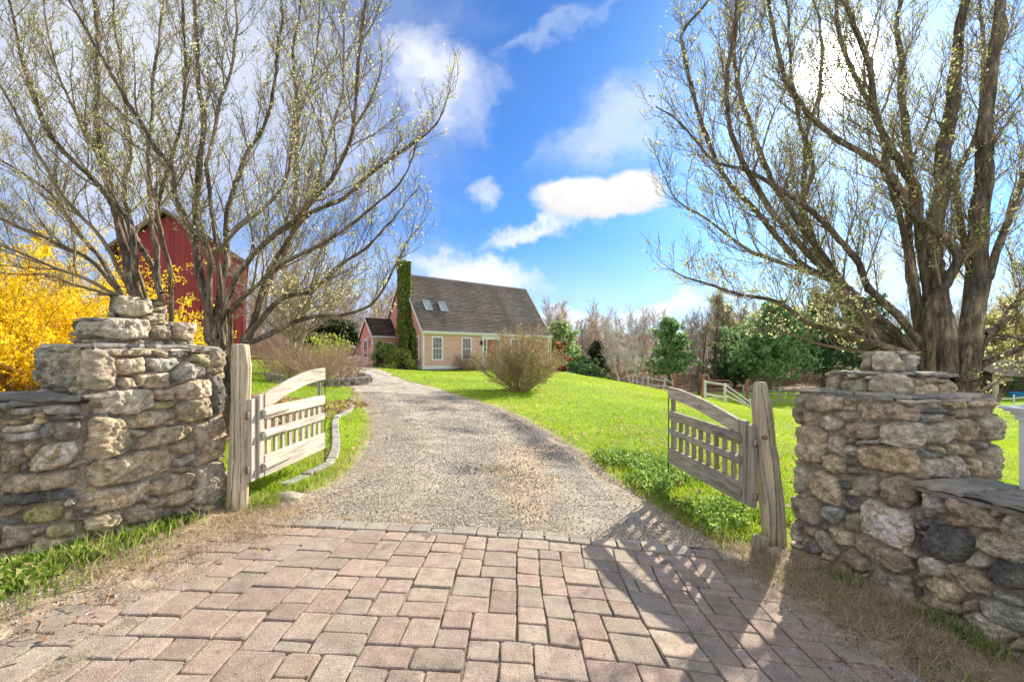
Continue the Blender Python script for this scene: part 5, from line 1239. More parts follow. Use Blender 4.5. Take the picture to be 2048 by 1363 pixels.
# red barn behind the left trees
BY = 23.0
def barn():
    xr, xm, xl = (492 - CX) / F * BY, (338 - CX) / F * BY, (236 - CX) / F * BY; ze, za = CAMZ + (HY - 524) / F * BY, CAMZ + (HY - 428) / F * BY; z0 = h1(xm, BY) - .5
    root = thing('barn', 'tall red board barn behind the left pear trees', 'barn', (xm, BY, z0)); sh_ = lambda v: (v[0] - max(0, v[1] - BY) * .62, v[1], v[2]); mb = MB(sh_); rr = random.Random(4); x = xl
    while x < xr:                          # vertical boards with battens
        w = .26; s = rr.uniform(.85, 1.1); mb.col = (.31 * s, .05 * s, .055 * s); zt = lambda q: ze + (za - ze) * (1 - abs(q - xm) / (xr - xm)); x2 = min(x + w, xr)
        mb.prism([(x + .004, z0), (x2 - .004, z0), (x2 - .004, zt(x2)), (x + .004, zt(x))], BY + rr.uniform(0, .012), BY + .2, 1); x += w
    mb.build('wall', M['red'], root)
    mb = MB(sh_); mb.col = (.36, .04, .045); mb.box(xr - .18, xr, BY + .2, BY + 9, z0, ze); mb.box(xl, xl + .2, BY + .2, BY + 9, z0, ze); mb.box(xl, xr, BY + 8.9, BY + 9.1, z0, ze); mb.build('side_wall', M['red'], root)
    for s in (-1, 1):
        mb = MB(sh_); mb.col = (.22, .16, .13); xe = xr if s > 0 else xl; zq = ze if s > 0 else za - (za - ze) * (xm - xl) / (xr - xm); mb.prism([(xe + s * .35, zq - .28), (xe + s * .35, zq - .08), (xm, za + .22), (xm, za + .02)], BY - .35, BY + 9.3, 1); mb.build('roof', M['shingle'], root)
    mb = MB(); mb.col = (.10, .03, .03); mb.box(xm - .5, xm + .5, BY - .03, BY - .002, ze - .1, ze + 1.0); w = None
    mb = MB(); mb.col = (.38, .05, .05); mb.box(xm - 1.6, xm + 1.6, BY - .06, BY - .004, z0, z0 + 3.2); mb.build('barn_door', M['red'], root)
    mb = MB(); mb.box(xr - .12, xr + .02, BY - .02, BY + .0, z0, ze - .1); mb.build('corner_board', mat('barn_trim', (.5, .1, .1)), root)
barn()

# snow plough parked at the side of the house
sx, sy = -12.4, 35.5; sz = h1(sx, sy)
pl = thing('snow_plow', 'white and black snow plow with raised lights parked beside the side entry', 'snow plow', (sx, sy, sz)); w = 1.0
mb = MB(lambda v: (v[0] + sx, v[1] + sy, v[2] + sz)); V = []; nA = 8
for x in (-w, w):
    for i in range(nA): a = math.radians(-60 + 120 * i / (nA - 1)); V.append((x, .30 - .33 * math.cos(a), .36 + .36 * math.sin(a)))
mb.add(V + [(v[0], v[1] + .03, v[2]) for v in V], [(i, i + nA, i + nA + 1, i + 1) for i in range(nA - 1)] + [(2 * nA + i, 2 * nA + i + 1, 3 * nA + i + 1, 3 * nA + i) for i in range(nA - 1)]); mb.build('blade', M['white'], pl, True)
mb = MB(lambda v: (v[0] + sx, v[1] + sy, v[2] + sz)); mb.box(-w - .02, w + .55, .1, .34, .68, .78); mb.box(w - .05, w + .35, .12, .4, .0, .70); mb.box(-.5, .5, .35, 1.5, .3, .45); mb.tube([(-.4, .4, .4), (-.35, 1.2, 1.25)], .05); mb.tube([(.4, .4, .4), (.35, 1.2, 1.25)], .05); mb.tube([(-.5, 1.2, 1.25), (.6, 1.2, 1.25)], .04); mb.tube([(0, .4, .6), (.2, 1.2, 1.2)], .05); mb.box(-.9, .9, 1.5, 2.6, .25, 1.0); mb.build('frame', M['metal'], pl)
for x in (-.45, .5): mb = MB(lambda v: (v[0] + sx, v[1] + sy, v[2] + sz)); mb.box(x - .2, x + .2, 1.05, 1.2, 1.32, 1.5); mb.build('headlight', M['white'], pl, bevel=.03)
mb = MB(lambda v: (v[0] + sx, v[1] + sy, v[2] + sz)); mb.col = (.8, .16, .02); mb.tube([(-w + .05, .2, .7), (-w + .05, .2, 1.5)], .03); mb.build('marker_rod', M['paint'], pl)

# pasture fences
def rail_fence(label, posts, rails, group=None, colr=(.62, .62, .60), hp=1.25, rp_=.06, brace=None):
    """posts: list of (px, Y, lean); rails: heights"""
    pp = [np.array(((px - CX) / F * Y, Y)) for px, Y, ln in posts]; r = thing('pasture_fence', label, 'fence', (pp[0][0], pp[0][1], h1(*pp[0])), group); rr = random.Random(len(label))
    for (px, Y, ln), p in zip(posts, pp):
        mb = MB(); mb.col = colr; z = h1(*p); mb.tube([(p[0], p[1], z - .2), (p[0] + ln, p[1], z + hp)], rp_, 6); mb.build('post', M['woodv'], r)
    for a, b, la, lb in [(pp[i], pp[i + 1], posts[i][2], posts[i + 1][2]) for i in range(len(pp) - 1)]:
        for h0, h1_ in rails:
            mb = MB(); mb.col = tuple(c * rr.uniform(.8, 1.1) for c in colr); za, zb_ = h1(*a), h1(*b); d = rr.gauss(0, .05); mb.tube([(a[0] + la * h0, a[1], za + h0), (b[0] + lb * h1_, b[1], zb_ + h1_ + d)], rp_ * .72, 6); mb.build('rail', M['woodh'], r)
    return r
WG = (.60, .60, .58); GG = (.36, .36, .33)
rail_fence('leaning white two-rail pasture fence beyond the crest of the lawn', [(1262, 40, .3), (1281, 40, .35), (1296, 39, 0), (1325, 38, .25), (1346, 38, 0)], [(1.15, .95), (.6, .55)], colr=WG)
rail_fence('white board fence panel beyond the lawn between two square posts', [(1410, 30, 0), (1450, 29, 0)], [(1.15, 1.15), (.35, .35)], colr=(.7, .7, .68), rp_=.085)
rail_fence('collapsing pale rails slanting to the ground right of the white fence panel', [(1452, 29.2, 0), (1500, 26.5, .0)], [(1.15, .3), (.85, .15), (.45, .02)], colr=(.55, .55, .52), hp=.5)
rail_fence('grey split rail fence running behind the leaning log post', [(1489, 36, -.1), (1560, 34, 0), (1640, 33, 0), (1740, 32.5, 0), (1870, 32, 0)], [(1.05, 1.05), (.7, .7), (.3, .3)], colr=GG)
def tube_gate(label, px0, px1, Y, colr, mt):
    x0, x1 = (px0 - CX) / F * Y, (px1 - CX) / F * Y; z = h1(x0, Y); r = thing('metal_gate', label, 'metal gate', (x0, Y, z)); mb = MB()
    mb.col = colr
    mb.tube([(x0, Y, z + .2), (x0, Y, z + 1.2), (x0 + .12, Y, z + 1.3), (x1 - .12, Y, z + 1.3), (x1, Y, z + 1.2), (x1, Y, z + .2), (x0, Y, z + .2)], .035, 6); mb.build('frame', mt, r, True)
    for h in (.45, .72, 1.0): mb = MB(); mb.col = colr; mb.tube([(x0, Y, z + h), (x1, Y, z + h)], .025, 6); mb.build('bar', mt, r, True)
    mb = MB(); mb.col = (.36, .12, .09); mb.tube([(x0 - .1, Y, z - .2), (x0 - .1, Y, z + 1.7)], .10, 8); mb.build('post', M['paint'], r)
tube_gate('rusty red tube gate on a red post at the edge of the woods', 1351, 1366, 37, (.40, .15, .10), M['paint'])
tube_gate('long rusty tube gate behind the white fence panel', 1409, 1462, 32, (.36, .16, .12), M['paint'])
tube_gate('small grey tube gate left of the leaning log post', 1497, 1516, 33, (.35, .42, .42), M['paint'])

# open shed at the far right
SY = 34.0; X = lambda px: (px - CX) / F * SY; Zp = lambda py: CAMZ - (py - HY) / F * SY
sh = thing('open_shed', 'open-fronted shed with dark shingle roof and cream beam beyond the right pasture', 'shed', (X(1990), SY, h1(X(1990), SY)))
zg = h1(X(1990), SY) - .3
mb = MB(); mb.col = (.62, .55, .34); mb.box(X(1990), X(2180), SY, SY + .2, Zp(753), Zp(748)); mb.build('beam', M['paint'], sh)
for p in (1990, 2085, 2175): mb = MB(); mb.col = (.62, .55, .34); mb.box(X(p), X(p) + .3, SY, SY + .2, zg, Zp(753)); mb.build('post', M['paint'], sh)
mb = MB(); mb.col = (.09, .07, .05); mb.box(X(1992), X(2180), SY + 4, SY + 4.1, zg, Zp(751)); mb.box(X(1990), X(1990) + .1, SY + .2, SY + 4, zg, Zp(751)); mb.build('wall', M['paint'], sh)
slope('roof', (X(1985), SY - .4, Zp(751)), (X(2190), SY - .4, Zp(751)), (X(1985), SY + 2.6, Zp(722)), (X(2190), SY + 2.6, Zp(722)), sh, 31, .8, .16, lambda v: tuple(v), True)
mb = MB(); mb.col = (.1, .09, .09); mb.add([(X(1985), SY + 2.6, Zp(722)), (X(2190), SY + 2.6, Zp(722)), (X(2190), SY + 5, Zp(745)), (X(1985), SY + 5, Zp(745))], [(0, 1, 2, 3)]); mb.build('roof', M['shingle'], sh)
rs = thing('red_shed', 'small red shed with a white post left of the open shed', 'shed', (X(1955), SY + 1, zg)); mb = MB(); mb.col = (.36, .03, .03); mb.box(X(1926), X(1986), SY + 1, SY + 4, zg, Zp(765)); mb.build('wall', M['red'], rs)
mb = MB(); mb.col = (.16, .03, .03); mb.prism([(SY + .7, Zp(766)), (SY + 2.5, Zp(755)), (SY + 4.3, Zp(766))], X(1924), X(1988), 0); mb.build('roof', M['red'], rs)
mb = MB(); mb.box(X(1973), X(1973) + .12, SY + .9, SY + .98, zg, Zp(768)); mb.build('corner_board', M['white'], rs)
mb = MB(); tx, ty_ = X(2004), SY - 1; tz = h1(tx, ty_); mb.col = (.03, .25, .55); mb.tube([(tx, ty_, tz + .0), (tx, ty_, tz + .3), (tx, ty_, tz + .45)], [.32, .38, .42], 16); tag(mb.build('tub', M['door'], loc=(tx, ty_, tz)), 'blue plastic tub on the grass in front of the open shed', 'tub')
rail_fence('thin white wire fence posts in front of the far sheds', [(1953, 26, 0), (2028, 26, 0), (2110, 26, 0)], [(.9, .9), (.5, .5)], colr=(.7, .7, .7), hp=1.1, rp_=.045)
# ---------------------------------------------------------------- vegetation
def simple_tree(name, label, cat, x, y, h, seed, r0=.12, group=None, cols=None, leafn=0, lsize=.05, spread=.6, n1=26, lv=3, ba=((.30, .26, .21), (.20, .17, .14)), up=.09, trunkf=.2, lean=0, leafp=1, spr=.1):
    rr = random.Random(seed); rg = np.random.default_rng(seed); z = h1(x, y); r = thing(name, label, cat, (x, y, z), group); ch = bare_tree(rr, h, r0, spread, n1, lv, up=up, trunkf=trunkf)
    t, b = ch[:1], ch[1:]; V, Fs = tubes(t, 9); V[:, 0] += V[:, 2] * lean; V = place(V, x, y, z); mesh('trunk', V, Fs, M['bark'], r, vcol(V, *ba, 6), True)
    V, Fs = tubes(b, 3); V[:, 0] += V[:, 2] * lean; V = place(V, x, y, z); mesh('crown', V, Fs, M['twig'], r, vcol(V, *ba, 4))
    if cols:
        tp = np.array([c[0][-1] for c in b]); tp[:, 0] += tp[:, 2] * lean; tp = place(tp, x, y, z); tp = tp[rg.random(len(tp)) < leafp]
        V, Fq, C = leaf_quads(tp, 0, lsize, leafn, spr, cols, rg); mesh('leaves', V, Fq, M['petal'], r, C)
    return r
# crab apple in the planting bed, many arching stems
def crab():
    x, y = -8.75, 18.2; z = h1(x, y); rr = random.Random(12); r = thing('small_tree', 'small low-forked bare tree standing in the planting bed on the left lawn', 'tree', (x, y, z)); thick, thin, tips = [], [], []
    for (dx_, L, h0) in [(-1.3, 3.4, 1.5), (-.8, 3.6, 1.6), (-.3, 3.8, 1.8), (.3, 3.6, 1.7), (.8, 3.4, 1.4), (1.5, 3.2, 1.3), (-1.9, 2.8, 1.4), (2.0, 2.9, 1.3), (.0, 3.3, 1.6), (1.1, 3.5, 1.5)]:
        p = Vector((x + dx_ * .06, y, z + h0)); d = Vector((dx_ * .6, rr.uniform(-.7, .7), 1.0)).normalized(); P, _ = wander(rr, p, d, L, 8, .09, .03); R = [.055 * (1 - i / 9) + .006 for i in range(9)]; thick.append(([tuple(q) for q in P], R)); o = []
        branchlets(rr, P, R, .24, (.5, 1.0), lambda f, l: {1: 1.3 - .5 * f, 2: .5, 3: .2}[l], 3, .12, .02, .1, o, tips, .005, 1, 5, .55); thin += [([tuple(q) for q in c[1]], c[2]) for c in o]
    thick.append(([(x, y, z - .1), (x + .02, y, z + .6), (x - .03, y, z + 1.1), (x - .02, y, z + 1.7)], [.17, .145, .13, .11])); thick.append(([(x + .05, y, z + .55), (x + .3, y, z + 1.2), (x + .45, y, z + 1.6), (x + .5, y, z + 2.1)], [.10, .085, .075, .05]))
    V, Fs = tubes(thick, 9); mesh('trunk', V, Fs, M['bark'], r, vcol(V, (.46, .38, .28), (.34, .28, .21), 6), True); V, Fs = tubes(thin, 3); mesh('crown', V, Fs, M['twig'], r, vcol(V, (.42, .35, .26), (.30, .24, .18), 4))
    V, Fq, C = leaf_quads([tuple(t[0]) for t in tips if rr.random() < .25], 0, .04, 2, .03, [(.55, .5, .3), (.5, .35, .25)], np.random.default_rng(2)); mesh('leaves', V, Fq, M['petal'], r, C)
crab()

def stem_bush(name, label, cat, x, y, h, w, n, seed, ca, cb, lv=2, r0=.02, leaf=None, lsize=.03, leafn=1, leafp=.6, base=.15, rmin=.004, curve=.04, sub=.22, subL=.35, droop=0, group=None, ry=1.0, z=None, rnd=.75):
    rr = random.Random(seed); z = h1(x, y) if z is None else z; r = thing(name, label, cat, (x, y, z), group); th, tips = [], []
    for i in range(n):
        a = rr.uniform(0, 6.283); q = math.sqrt(rr.random()); d = Vector((math.cos(a) * q * w, math.sin(a) * q * w * ry, h * rr.uniform(.75, 1.05) * math.sqrt(max(.03, 1 - q * q * rnd)))); L = d.length
        p = Vector((x + math.cos(a) * base * rr.random(), y + math.sin(a) * base * rr.random(), z - .02)); P, _ = wander(rr, p, d.normalized(), L, 6, .07, curve - droop)
        R = [r0 * (1 - i_ / 7) + rmin for i_ in range(7)]; th.append(([tuple(v) for v in P], R)); o = []
        branchlets(rr, P, R, sub, (.3, .7), lambda f, l: subL * (1 if l == 1 else .45) * (1.1 - .4 * f), lv, .1, curve - droop, .25, o, tips, rmin, 1, 4, .5); th += [([tuple(v) for v in c[1]], c[2]) for c in o]; tips.append((P[-1], None))
    V, Fs = tubes(th, 4); mesh('stems', V, Fs, M['twig'], r, vcol(V, ca, cb, 5))
    if leaf:
        V, Fq, C = leaf_quads([tuple(t[0]) for t in tips if rr.random() < leafp], 0, lsize, leafn, lsize * .8, leaf, np.random.default_rng(seed)); mesh('leaves', V, Fq, M['petal'], r, C)
    return r
bx, by = gp(1040, 782); print('bush', bx, by)
k = by / 910
stem_bush('twiggy_bush', 'large round twiggy bush with orange buds on the lawn in front of the house', 'bush', bx, by, 120 * k, 90 * k, 84, 3, (.50, .41, .25), (.36, .30, .19), leaf=[(.55, .30, .12), (.50, .38, .18)], lsize=.035, leafp=.35, r0=.016, rmin=.0038, sub=.17, subL=.40, base=.3, lv=3, rnd=.92)
hx, hy = HA + E1 * a_of(925) + E2 * -.9
stem_bush('hydrangea_bush', 'low brown hydrangea bush with dried flower heads under the front windows', 'bush', hx, hy, 1.35, 1.5, 70, 4, (.38, .26, .19), (.30, .2, .14), leaf=[(.50, .36, .24), (.42, .28, .18)], lsize=.13, leafn=2, leafp=.10, lv=1, r0=.012, rmin=.007, ry=.6, base=.5)
hx, hy = HA + E1 * a_of(975) + E2 * -1.9
stem_bush('dead_stalks', 'sparse brown stalks beside the front doorstep', 'plant', hx, hy, 1.0, .9, 40, 6, (.36, .26, .19), (.28, .2, .14), lv=1, r0=.01, rmin=.006, ry=.5, base=.4)
stem_bush('yellow_green_bush', 'sprawling bush with bright yellow-green budding wands at the bend of the drive', 'bush', -9.9, 24.5, 2.0, 1.3, 18, 7, (.42, .44, .12), (.36, .36, .1), leaf=[(.50, .58, .10), (.42, .55, .08)], lsize=.08, leafn=2, leafp=.9, lv=2, r0=.02, rmin=.009, sub=.25, subL=.5, droop=.06)
for (bx_, by_, h_, w_, lb, sd) in [(-7.9, 17.2, 1.15, 1.3, 'tangle of dry tan brush left of the crab tree trunk in the stone-edged bed', 1), (-6.8, 16.6, .9, 1.2, 'tangle of dry tan brush at the drive end of the stone-edged bed', 2), (-8.6, 20.5, 1.2, 1.6, 'tall dry brush behind the small low-forked tree', 5), (-13.2, 27, 1.0, 2.6, 'long clump of dry brush along the far edge of the left lawn', 8)]:
    stem_bush('dry_brush', lb, 'brush', bx_, by_, h_, w_, 95, 20 + sd, (.50, .38, .26), (.38, .28, .2), lv=2, r0=.006, rmin=.0045, sub=.2, subL=.35, base=w_ * .8, leaf=[(.48, .3, .2)], lsize=.03, leafp=.25)
# stone ring of the bed
rg_ = random.Random(8); bed = thing('stone_bed_edge', 'rough stacked stone edge curving round the planting bed beside the drive', 'stone edging', (-6.5, 15.6, h1(-6.5, 15.6)))
mb = MB(); 
for i in range(150):
    a = rg_.uniform(-2.3, .9); x = -7.2 + 1.75 * math.cos(a) ; y = 16.9 + 1.7 * math.sin(a); lvl = rg_.choice((0, 1, 2)); z = h1(x, y) + lvl * .09; c = rg_.choice(((.34, .31, .27), (.26, .24, .22), (.4, .36, .3)))
    P = [(x + rg_.uniform(.09, .2) * math.cos(t_), y + rg_.uniform(.08, .15) * math.sin(t_)) for t_ in (0, 1, 2.1, 3.1, 4.2, 5.2)]; slab_solid(mb, P, z - .03, z + .08, c, rg_, .008)
mb.build('stones', M['stone'], bed)

# leafy evergreen shrubs
def leafy(name, label, cat, x, y, h, rx, ry, n, seed, cols, ls, mat_='leaf', clumps=26, group=None, low=.0, stem=True, aspect=2.0, z=None, box=None, up=.0):
    rr = random.Random(seed); rg = np.random.default_rng(seed); z = h1(x, y) if z is None else z; r = thing(name, label, cat, (x, y, z), group); cs = []
    for i in range(clumps):
        a = rr.uniform(0, 6.283); e = rr.uniform(low, 1); q = rr.uniform(.35, .95) * math.sqrt(max(.08, 1 - max(0, e - .25) ** 2 * 1.6)); cs.append((math.cos(a) * q * rx, math.sin(a) * q * ry, e * h * .88, rr.uniform(.16, .34) * min(rx, h) * 1.1))
    cs = np.array(cs); idx = rg.integers(0, clumps, n); v = rg.normal(0, 1, (n, 3)); v /= np.linalg.norm(v, axis=1)[:, None]; v *= (rg.random((n, 1)) ** .4) * cs[idx, 3:4]; v[:, 2] = np.where(v[:, 2] < 0, v[:, 2] * .7, v[:, 2])
    P = cs[idx, :3] + v + (x, y, z); P[:, 2] = np.maximum(P[:, 2], z + .02)
    V, Fq, C = leaf_quads(P, 0, ls, 1, 0, cols, rg, up, aspect); C *= (.75 + .5 * rg.random(clumps))[np.repeat(idx, 4)][:, None]; mesh('leaves', V, Fq, M[mat_], r, C)
    if stem:
        ch = [([(x + rr.gauss(0, .08), y + rr.gauss(0, .08), z - .05), (x + c[0] * .45, y + c[1] * .45, z + c[2] * .55), (x + c[0], y + c[1], z + c[2])], [.03 * h / 2 + .008, .02, .008]) for c in cs]; V, Fs = tubes(ch, 5); mesh('stems', V, Fs, M['twig'], r, vcol(V, *TWG))
    return r
RH = [(.24, .37, .10), (.31, .43, .11), (.17, .28, .08), (.40, .47, .16)]
p = HA + E2 * 3.3 - E1 * 1.6; leafy('rhododendron', 'large glossy rhododendron in front of the side entry wing', 'shrub', p[0] + .35, p[1] - .5, 1.95, 1.05, .9, 3600, 1, RH, .13)
p = HA + E2 * 1.5 - E1 * .9; leafy('rhododendron', 'lower yellow-green rhododendron at the front corner of the house', 'shrub', p[0], p[1] - .4, 1.55, 1.1, .9, 3600, 2, [(.30, .40, .09), (.38, .46, .12), (.2, .3, .08), (.46, .42, .12)], .12)
# ivy on the chimney (front and gable faces)
rg = np.random.default_rng(5); n = 12000; face = rg.random(n); zz = rg.uniform(.3, ZR + .85, n); V0 = np.zeros((n, 3)); b = np.where(zz < 3.4, rg.uniform(1.5, 2.6, n), rg.uniform(1.8, 2.55, n)); wob = .12 * np.sin(zz * 3) + .1 * np.sin(zz * 7 + 1)
f1 = face < .55; thick_ = rg.random(n) ** 1.5 * .16
V0[:, 0] = np.where(f1, -.62 - thick_, rg.uniform(-.72, -.02, n)); V0[:, 1] = np.where(f1, b, np.where(zz < 3.4, 1.53, 1.82) - thick_); V0[:, 2] = zz
spread_ = (zz < 4.4) & (rg.random(n) < .42); V0[:, 1] = np.where(spread_, V0[:, 1] - rg.uniform(0, .7, n) * np.clip((4.6 - zz) / 2, 0, 1), V0[:, 1]); V0[:, 0] = np.where(spread_ & ~f1, rg.uniform(-.3, -.04, n), V0[:, 0])
keep = (b + wob < 2.45) | ~f1; V0 = V0[keep]; Pw = np.array([hf(v) for v in V0])
ivc = [(.16, .28, .06), (.22, .35, .07), (.12, .2, .05), (.28, .38, .09), (.20, .32, .07), (.2, .3, .07), (.15, .26, .06), (.44, .32, .09)]
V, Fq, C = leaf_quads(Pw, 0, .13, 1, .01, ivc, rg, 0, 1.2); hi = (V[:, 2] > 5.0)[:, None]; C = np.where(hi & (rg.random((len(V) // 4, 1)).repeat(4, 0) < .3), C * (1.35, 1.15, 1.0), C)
iv = thing('ivy', 'dense green ivy climbing the whole height of the brick chimney', 'ivy', tuple(float(q) for q in hf((-.6, 2.4, .3)))); mesh('leaves', V, Fq, M['leaf'], iv, C)
ch = [([hf((-.65 - .02 * math.sin(j), 1.7 + .15 * j + .08 * math.sin(j * 3 + k_), .2 + k_ * .9)) for k_ in range(8)], [.025 - .0025 * k_ for k_ in range(8)]) for j in range(5)]; V, Fs = tubes(ch, 5); mesh('stems', V, Fs, M['twig'], iv, vcol(V, *TWG))
# reddish shrub and pale pine behind the house corner
leafy('red_shrub', 'small red-leaved shrub behind the far corner of the house', 'shrub', 4.1, 37.5, 2.6, .9, .9, 1500, 3, [(.50, .12, .06), (.45, .2, .1), (.3, .2, .1)], .13, clumps=16)

# forsythia hedge
def forsythia():
    rr = random.Random(2); rg = np.random.default_rng(2); x, y = -10.2, 8.6; z = h1(x, y); r = thing('forsythia', 'huge golden-yellow forsythia bush in full bloom behind the left wall', 'flowering bush', (x, y, z)); ch = []; pts = []
    for i in range(620):
        bx_, by_ = x + rr.uniform(-4.5, 2.9), y + rr.uniform(-1.2, 1.9); d = Vector((rr.gauss(-.05, .3), rr.gauss(-.1, .35), 1)).normalized(); L = rr.uniform(2.0, 4.4) * (1 - .28 * max(0, (bx_ - x - .5) / 3))
        P, _ = wander(rr, Vector((bx_, by_, h1(bx_, by_))), d, L, 10, .12, 0, sag=.07 + rr.random() * .10); ch.append(([tuple(p) for p in P], [.012 * (1 - k / 11) + .003 for k in range(11)]))
        for k in range(3, 10):
            for m_ in range(11): f = rr.random(); q = P[k].lerp(P[k + 1], f); pts.append((q.x + rr.gauss(0, .05), q.y + rr.gauss(0, .05), q.z + rr.gauss(0, .05)))
    V, Fs = tubes(ch, 4); mesh('stems', V, Fs, M['twig'], r, vcol(V, (.42, .30, .18), (.3, .21, .13), 4))
    V, Fq, C = leaf_quads(pts, 0, .034, 4, .035, [(.95, .74, .02), (.97, .80, .05), (.92, .62, .01), (.95, .72, .03)], rg); mesh('blossoms', V, Fq, M['petal'], r, C)
forsythia()

# ---- conifers
def pine(name, label, x, y, h, w, seed, cols, dens=1.0, shape=.75, start=.12, group=None, needle=.22, gap=1.0, trunk=.02, lean=0, up=.15):
    rr = random.Random(seed); rg = np.random.default_rng(seed); z = h1(x, y) - .1; r = thing(name, label, 'tree', (x, y, z), group)
    ch = [([(x, y, z), (x + lean * .4, y, z + h * .5), (x + lean, y, z + h)], [h * trunk, h * trunk * .6, .02])]; C_ = []; zz = h * start
    while zz < h * .97:
        f = (zz / h - start) / (1 - start); L0 = w * (1 - f) ** shape * rr.uniform(.75, 1.15) + .25
        for k in range(rr.randint(4, 6)):
            a = rr.uniform(0, 6.283); L = L0 * rr.uniform(.6, 1.1); d = Vector((math.cos(a), math.sin(a), up + .5 * f)); p = Vector((x + lean * zz / h, y, z + zz)); P, _ = wander(rr, p, d.normalized(), L, 4, .06, .03); ch.append(([tuple(q) for q in P], [h * .005 * (1 - .2 * j) + .006 for j in range(5)]))
            for j in range(1, 5):
                for m_ in range(int(2.2 * dens * (1 + L / 2))):
                    q = P[j - 1].lerp(P[j], rr.random()); s = L * .16 * (1.25 - j * .1); C_.append((q.x + rr.gauss(0, s), q.y + rr.gauss(0, s), q.z + rr.gauss(0, s * .45)))
        zz += h * .045 * gap * rr.uniform(.7, 1.3)
    V, Fs = tubes(ch, 5); V, Fs = tubes([c for c in ch if len(c[0]) == 5] , 4); V0_, F0_ = tubes(ch[:1], 9); mesh('trunk', np.concatenate([V0_, V]), np.concatenate([F0_, Fs + len(V0_)]), M['twig'], r, vcol(np.concatenate([V0_, V]), (.2, .15, .11), (.12, .09, .07)))
    C_ = np.array(C_); n_ = 9; V, Fq, Cc = leaf_quads(C_, 0, needle, n_, needle * .42, cols, rg, .3, 1.5); Cc = Cc * np.repeat((.75 + .5 * rg.random(len(C_))), n_ * 4)[:, None]; V = V.reshape(-1, 4, 3); c = V.mean(1, keepdims=True); d = V - c; d[:, 1] *= .55; d[:, 3] *= .55; V = (c + d).reshape(-1, 3)
    mesh('needles', V, Fq, M['leaf'], r, Cc)
PN = [(.21, .36, .15), (.27, .43, .17), (.15, .28, .12), (.34, .50, .2)]; PD = [(.10, .19, .08), (.14, .24, .09), (.07, .15, .06)]; PLt = [(.34, .48, .19), (.42, .56, .24), (.24, .38, .15)]
def at(px, Y): return (px - CX) / F * Y, Y
def hp(py, px, Y): x, y = at(px, Y); return CAMZ - (py - HY) / F * Y - h1(x, y)
def pn(label, px, Y, top, w, seed, cols, **k): x, y = at(px, Y); pine('pine_tree', label, x, y, hp(top, px, Y), w, seed, cols, **k)
pn('soft pale green pine rising beside the right gable of the house', 1122, 46, 645, 2.4, 1, PLt, dens=1.5, shape=.5, start=.03)
pn('low spreading pine boughs at the foot of the pale pine', 1150, 44, 715, 2.6, 2, PN, dens=1.2, shape=.6, start=.03, up=.02)
pn('small dark narrow spruce right of the pale pine', 1194, 45, 678, 2.0, 3, [(.06, .085, .045), (.08, .10, .05)], dens=.9, shape=1.0, start=.04, up=-.1)
pn('blue-green pine standing alone behind the leaning fence', 1338, 46, 637, 3.2, 4, PN, dens=1.2, start=.25)
pn('broad green pine beyond the pasture above the log gate post', 1540, 44, 610, 5.6, 5, PN, dens=1.5, start=.22, shape=.6, lean=.6)
pn('wide light green pine boughs left of the broad pine', 1470, 50, 662, 3.8, 6, [(.10, .17, .06), (.14, .22, .08)], dens=1.1, start=.12, shape=.6)
pn('dark pine behind the branches right of the broad pine', 1648, 47, 585, 4.6, 7, PD, dens=1.4, start=.2, shape=.6)
pn('dark tall pine seen through the pear branches above the right pillar', 1745, 48, 590, 4.4, 8, PD, dens=1.4, start=.15, shape=.6)
pn('green pine behind the big trunks at the right', 1860, 44, 640, 4.2, 9, PN, dens=1.3, start=.1, shape=.6)
pn('small bright pine near the red shed', 1955, 40, 715, 2.2, 10, PN, dens=1.2, start=.1, shape=.6)
leafy('evergreen_mass', 'dark evergreen bush overhanging the snow plow', 'tree', -15.5, 39.5, 4.2, 2.6, 2.0, 9000, 21, [(.05, .085, .03), (.035, .06, .022), (.08, .11, .035)], .16, clumps=34, low=.25)

# ---- deciduous trees one can tell apart
def dt(label, px, Y, top, seed, **k): x, y = at(px, Y); return simple_tree('bare_tree', label, 'tree', x, y, hp(top, px, Y), seed, **k)
for px, sd_, lb, ln in [(1262, 1, 'pale birch with a slanting white trunk at the left edge of the fence', -.28), (1275, 2, 'pale birch with the straightest white trunk of the birch clump', -.06), (1240, 3, 'pale birch leaning furthest left in the birch clump', -.36)]:
    dt(lb, px, 44, 640, 40 + sd_, r0=.09, ba=((.62, .58, .54), (.5, .45, .42)), lean=ln, n1=20, spread=.5, lv=3)
OR = [(.52, .32, .14), (.46, .34, .16), (.5, .42, .18)]
dt('slim tree with orange-tan budding leaves right of the lone pine', 1405, 48, 620, 51, r0=.14, lv=2, n1=34, cols=OR, leafn=2, lsize=.09, leafp=.4, spr=.15, ba=((.2, .16, .12), (.15, .12, .09)))
dt('dark crooked leafless tree behind the long rusty gate', 1428, 47, 612, 52, r0=.20, lv=2, n1=34, cols=[(.45, .42, .2)], leafn=1, lsize=.1, leafp=.4, ba=((.14, .11, .09), (.1, .08, .07)))
dt('short dark bent tree between the two metal gates', 1399, 41, 715, 53, r0=.13, ba=((.12, .09, .08), (.1, .08, .07)), n1=14)
dt('yellow-green budding tree above the distant woods', 1460, 58, 590, 54, r0=.15, cols=[(.5, .45, .2), (.45, .46, .2)], leafn=3, lsize=.13, leafp=.6, spr=.2)
dt('yellow leafing tree beyond the trunks at the right edge', 1990, 42, 640, 55, r0=.15, cols=[(.55, .48, .14), (.5, .5, .16)], leafn=4, lsize=.14, leafp=.8, spr=.2)
dt('tall yellow-budding tree at the far right behind the sheds', 2035, 50, 600, 56, r0=.16, cols=[(.5, .44, .16)], leafn=3, lsize=.13, leafp=.7, spr=.2)
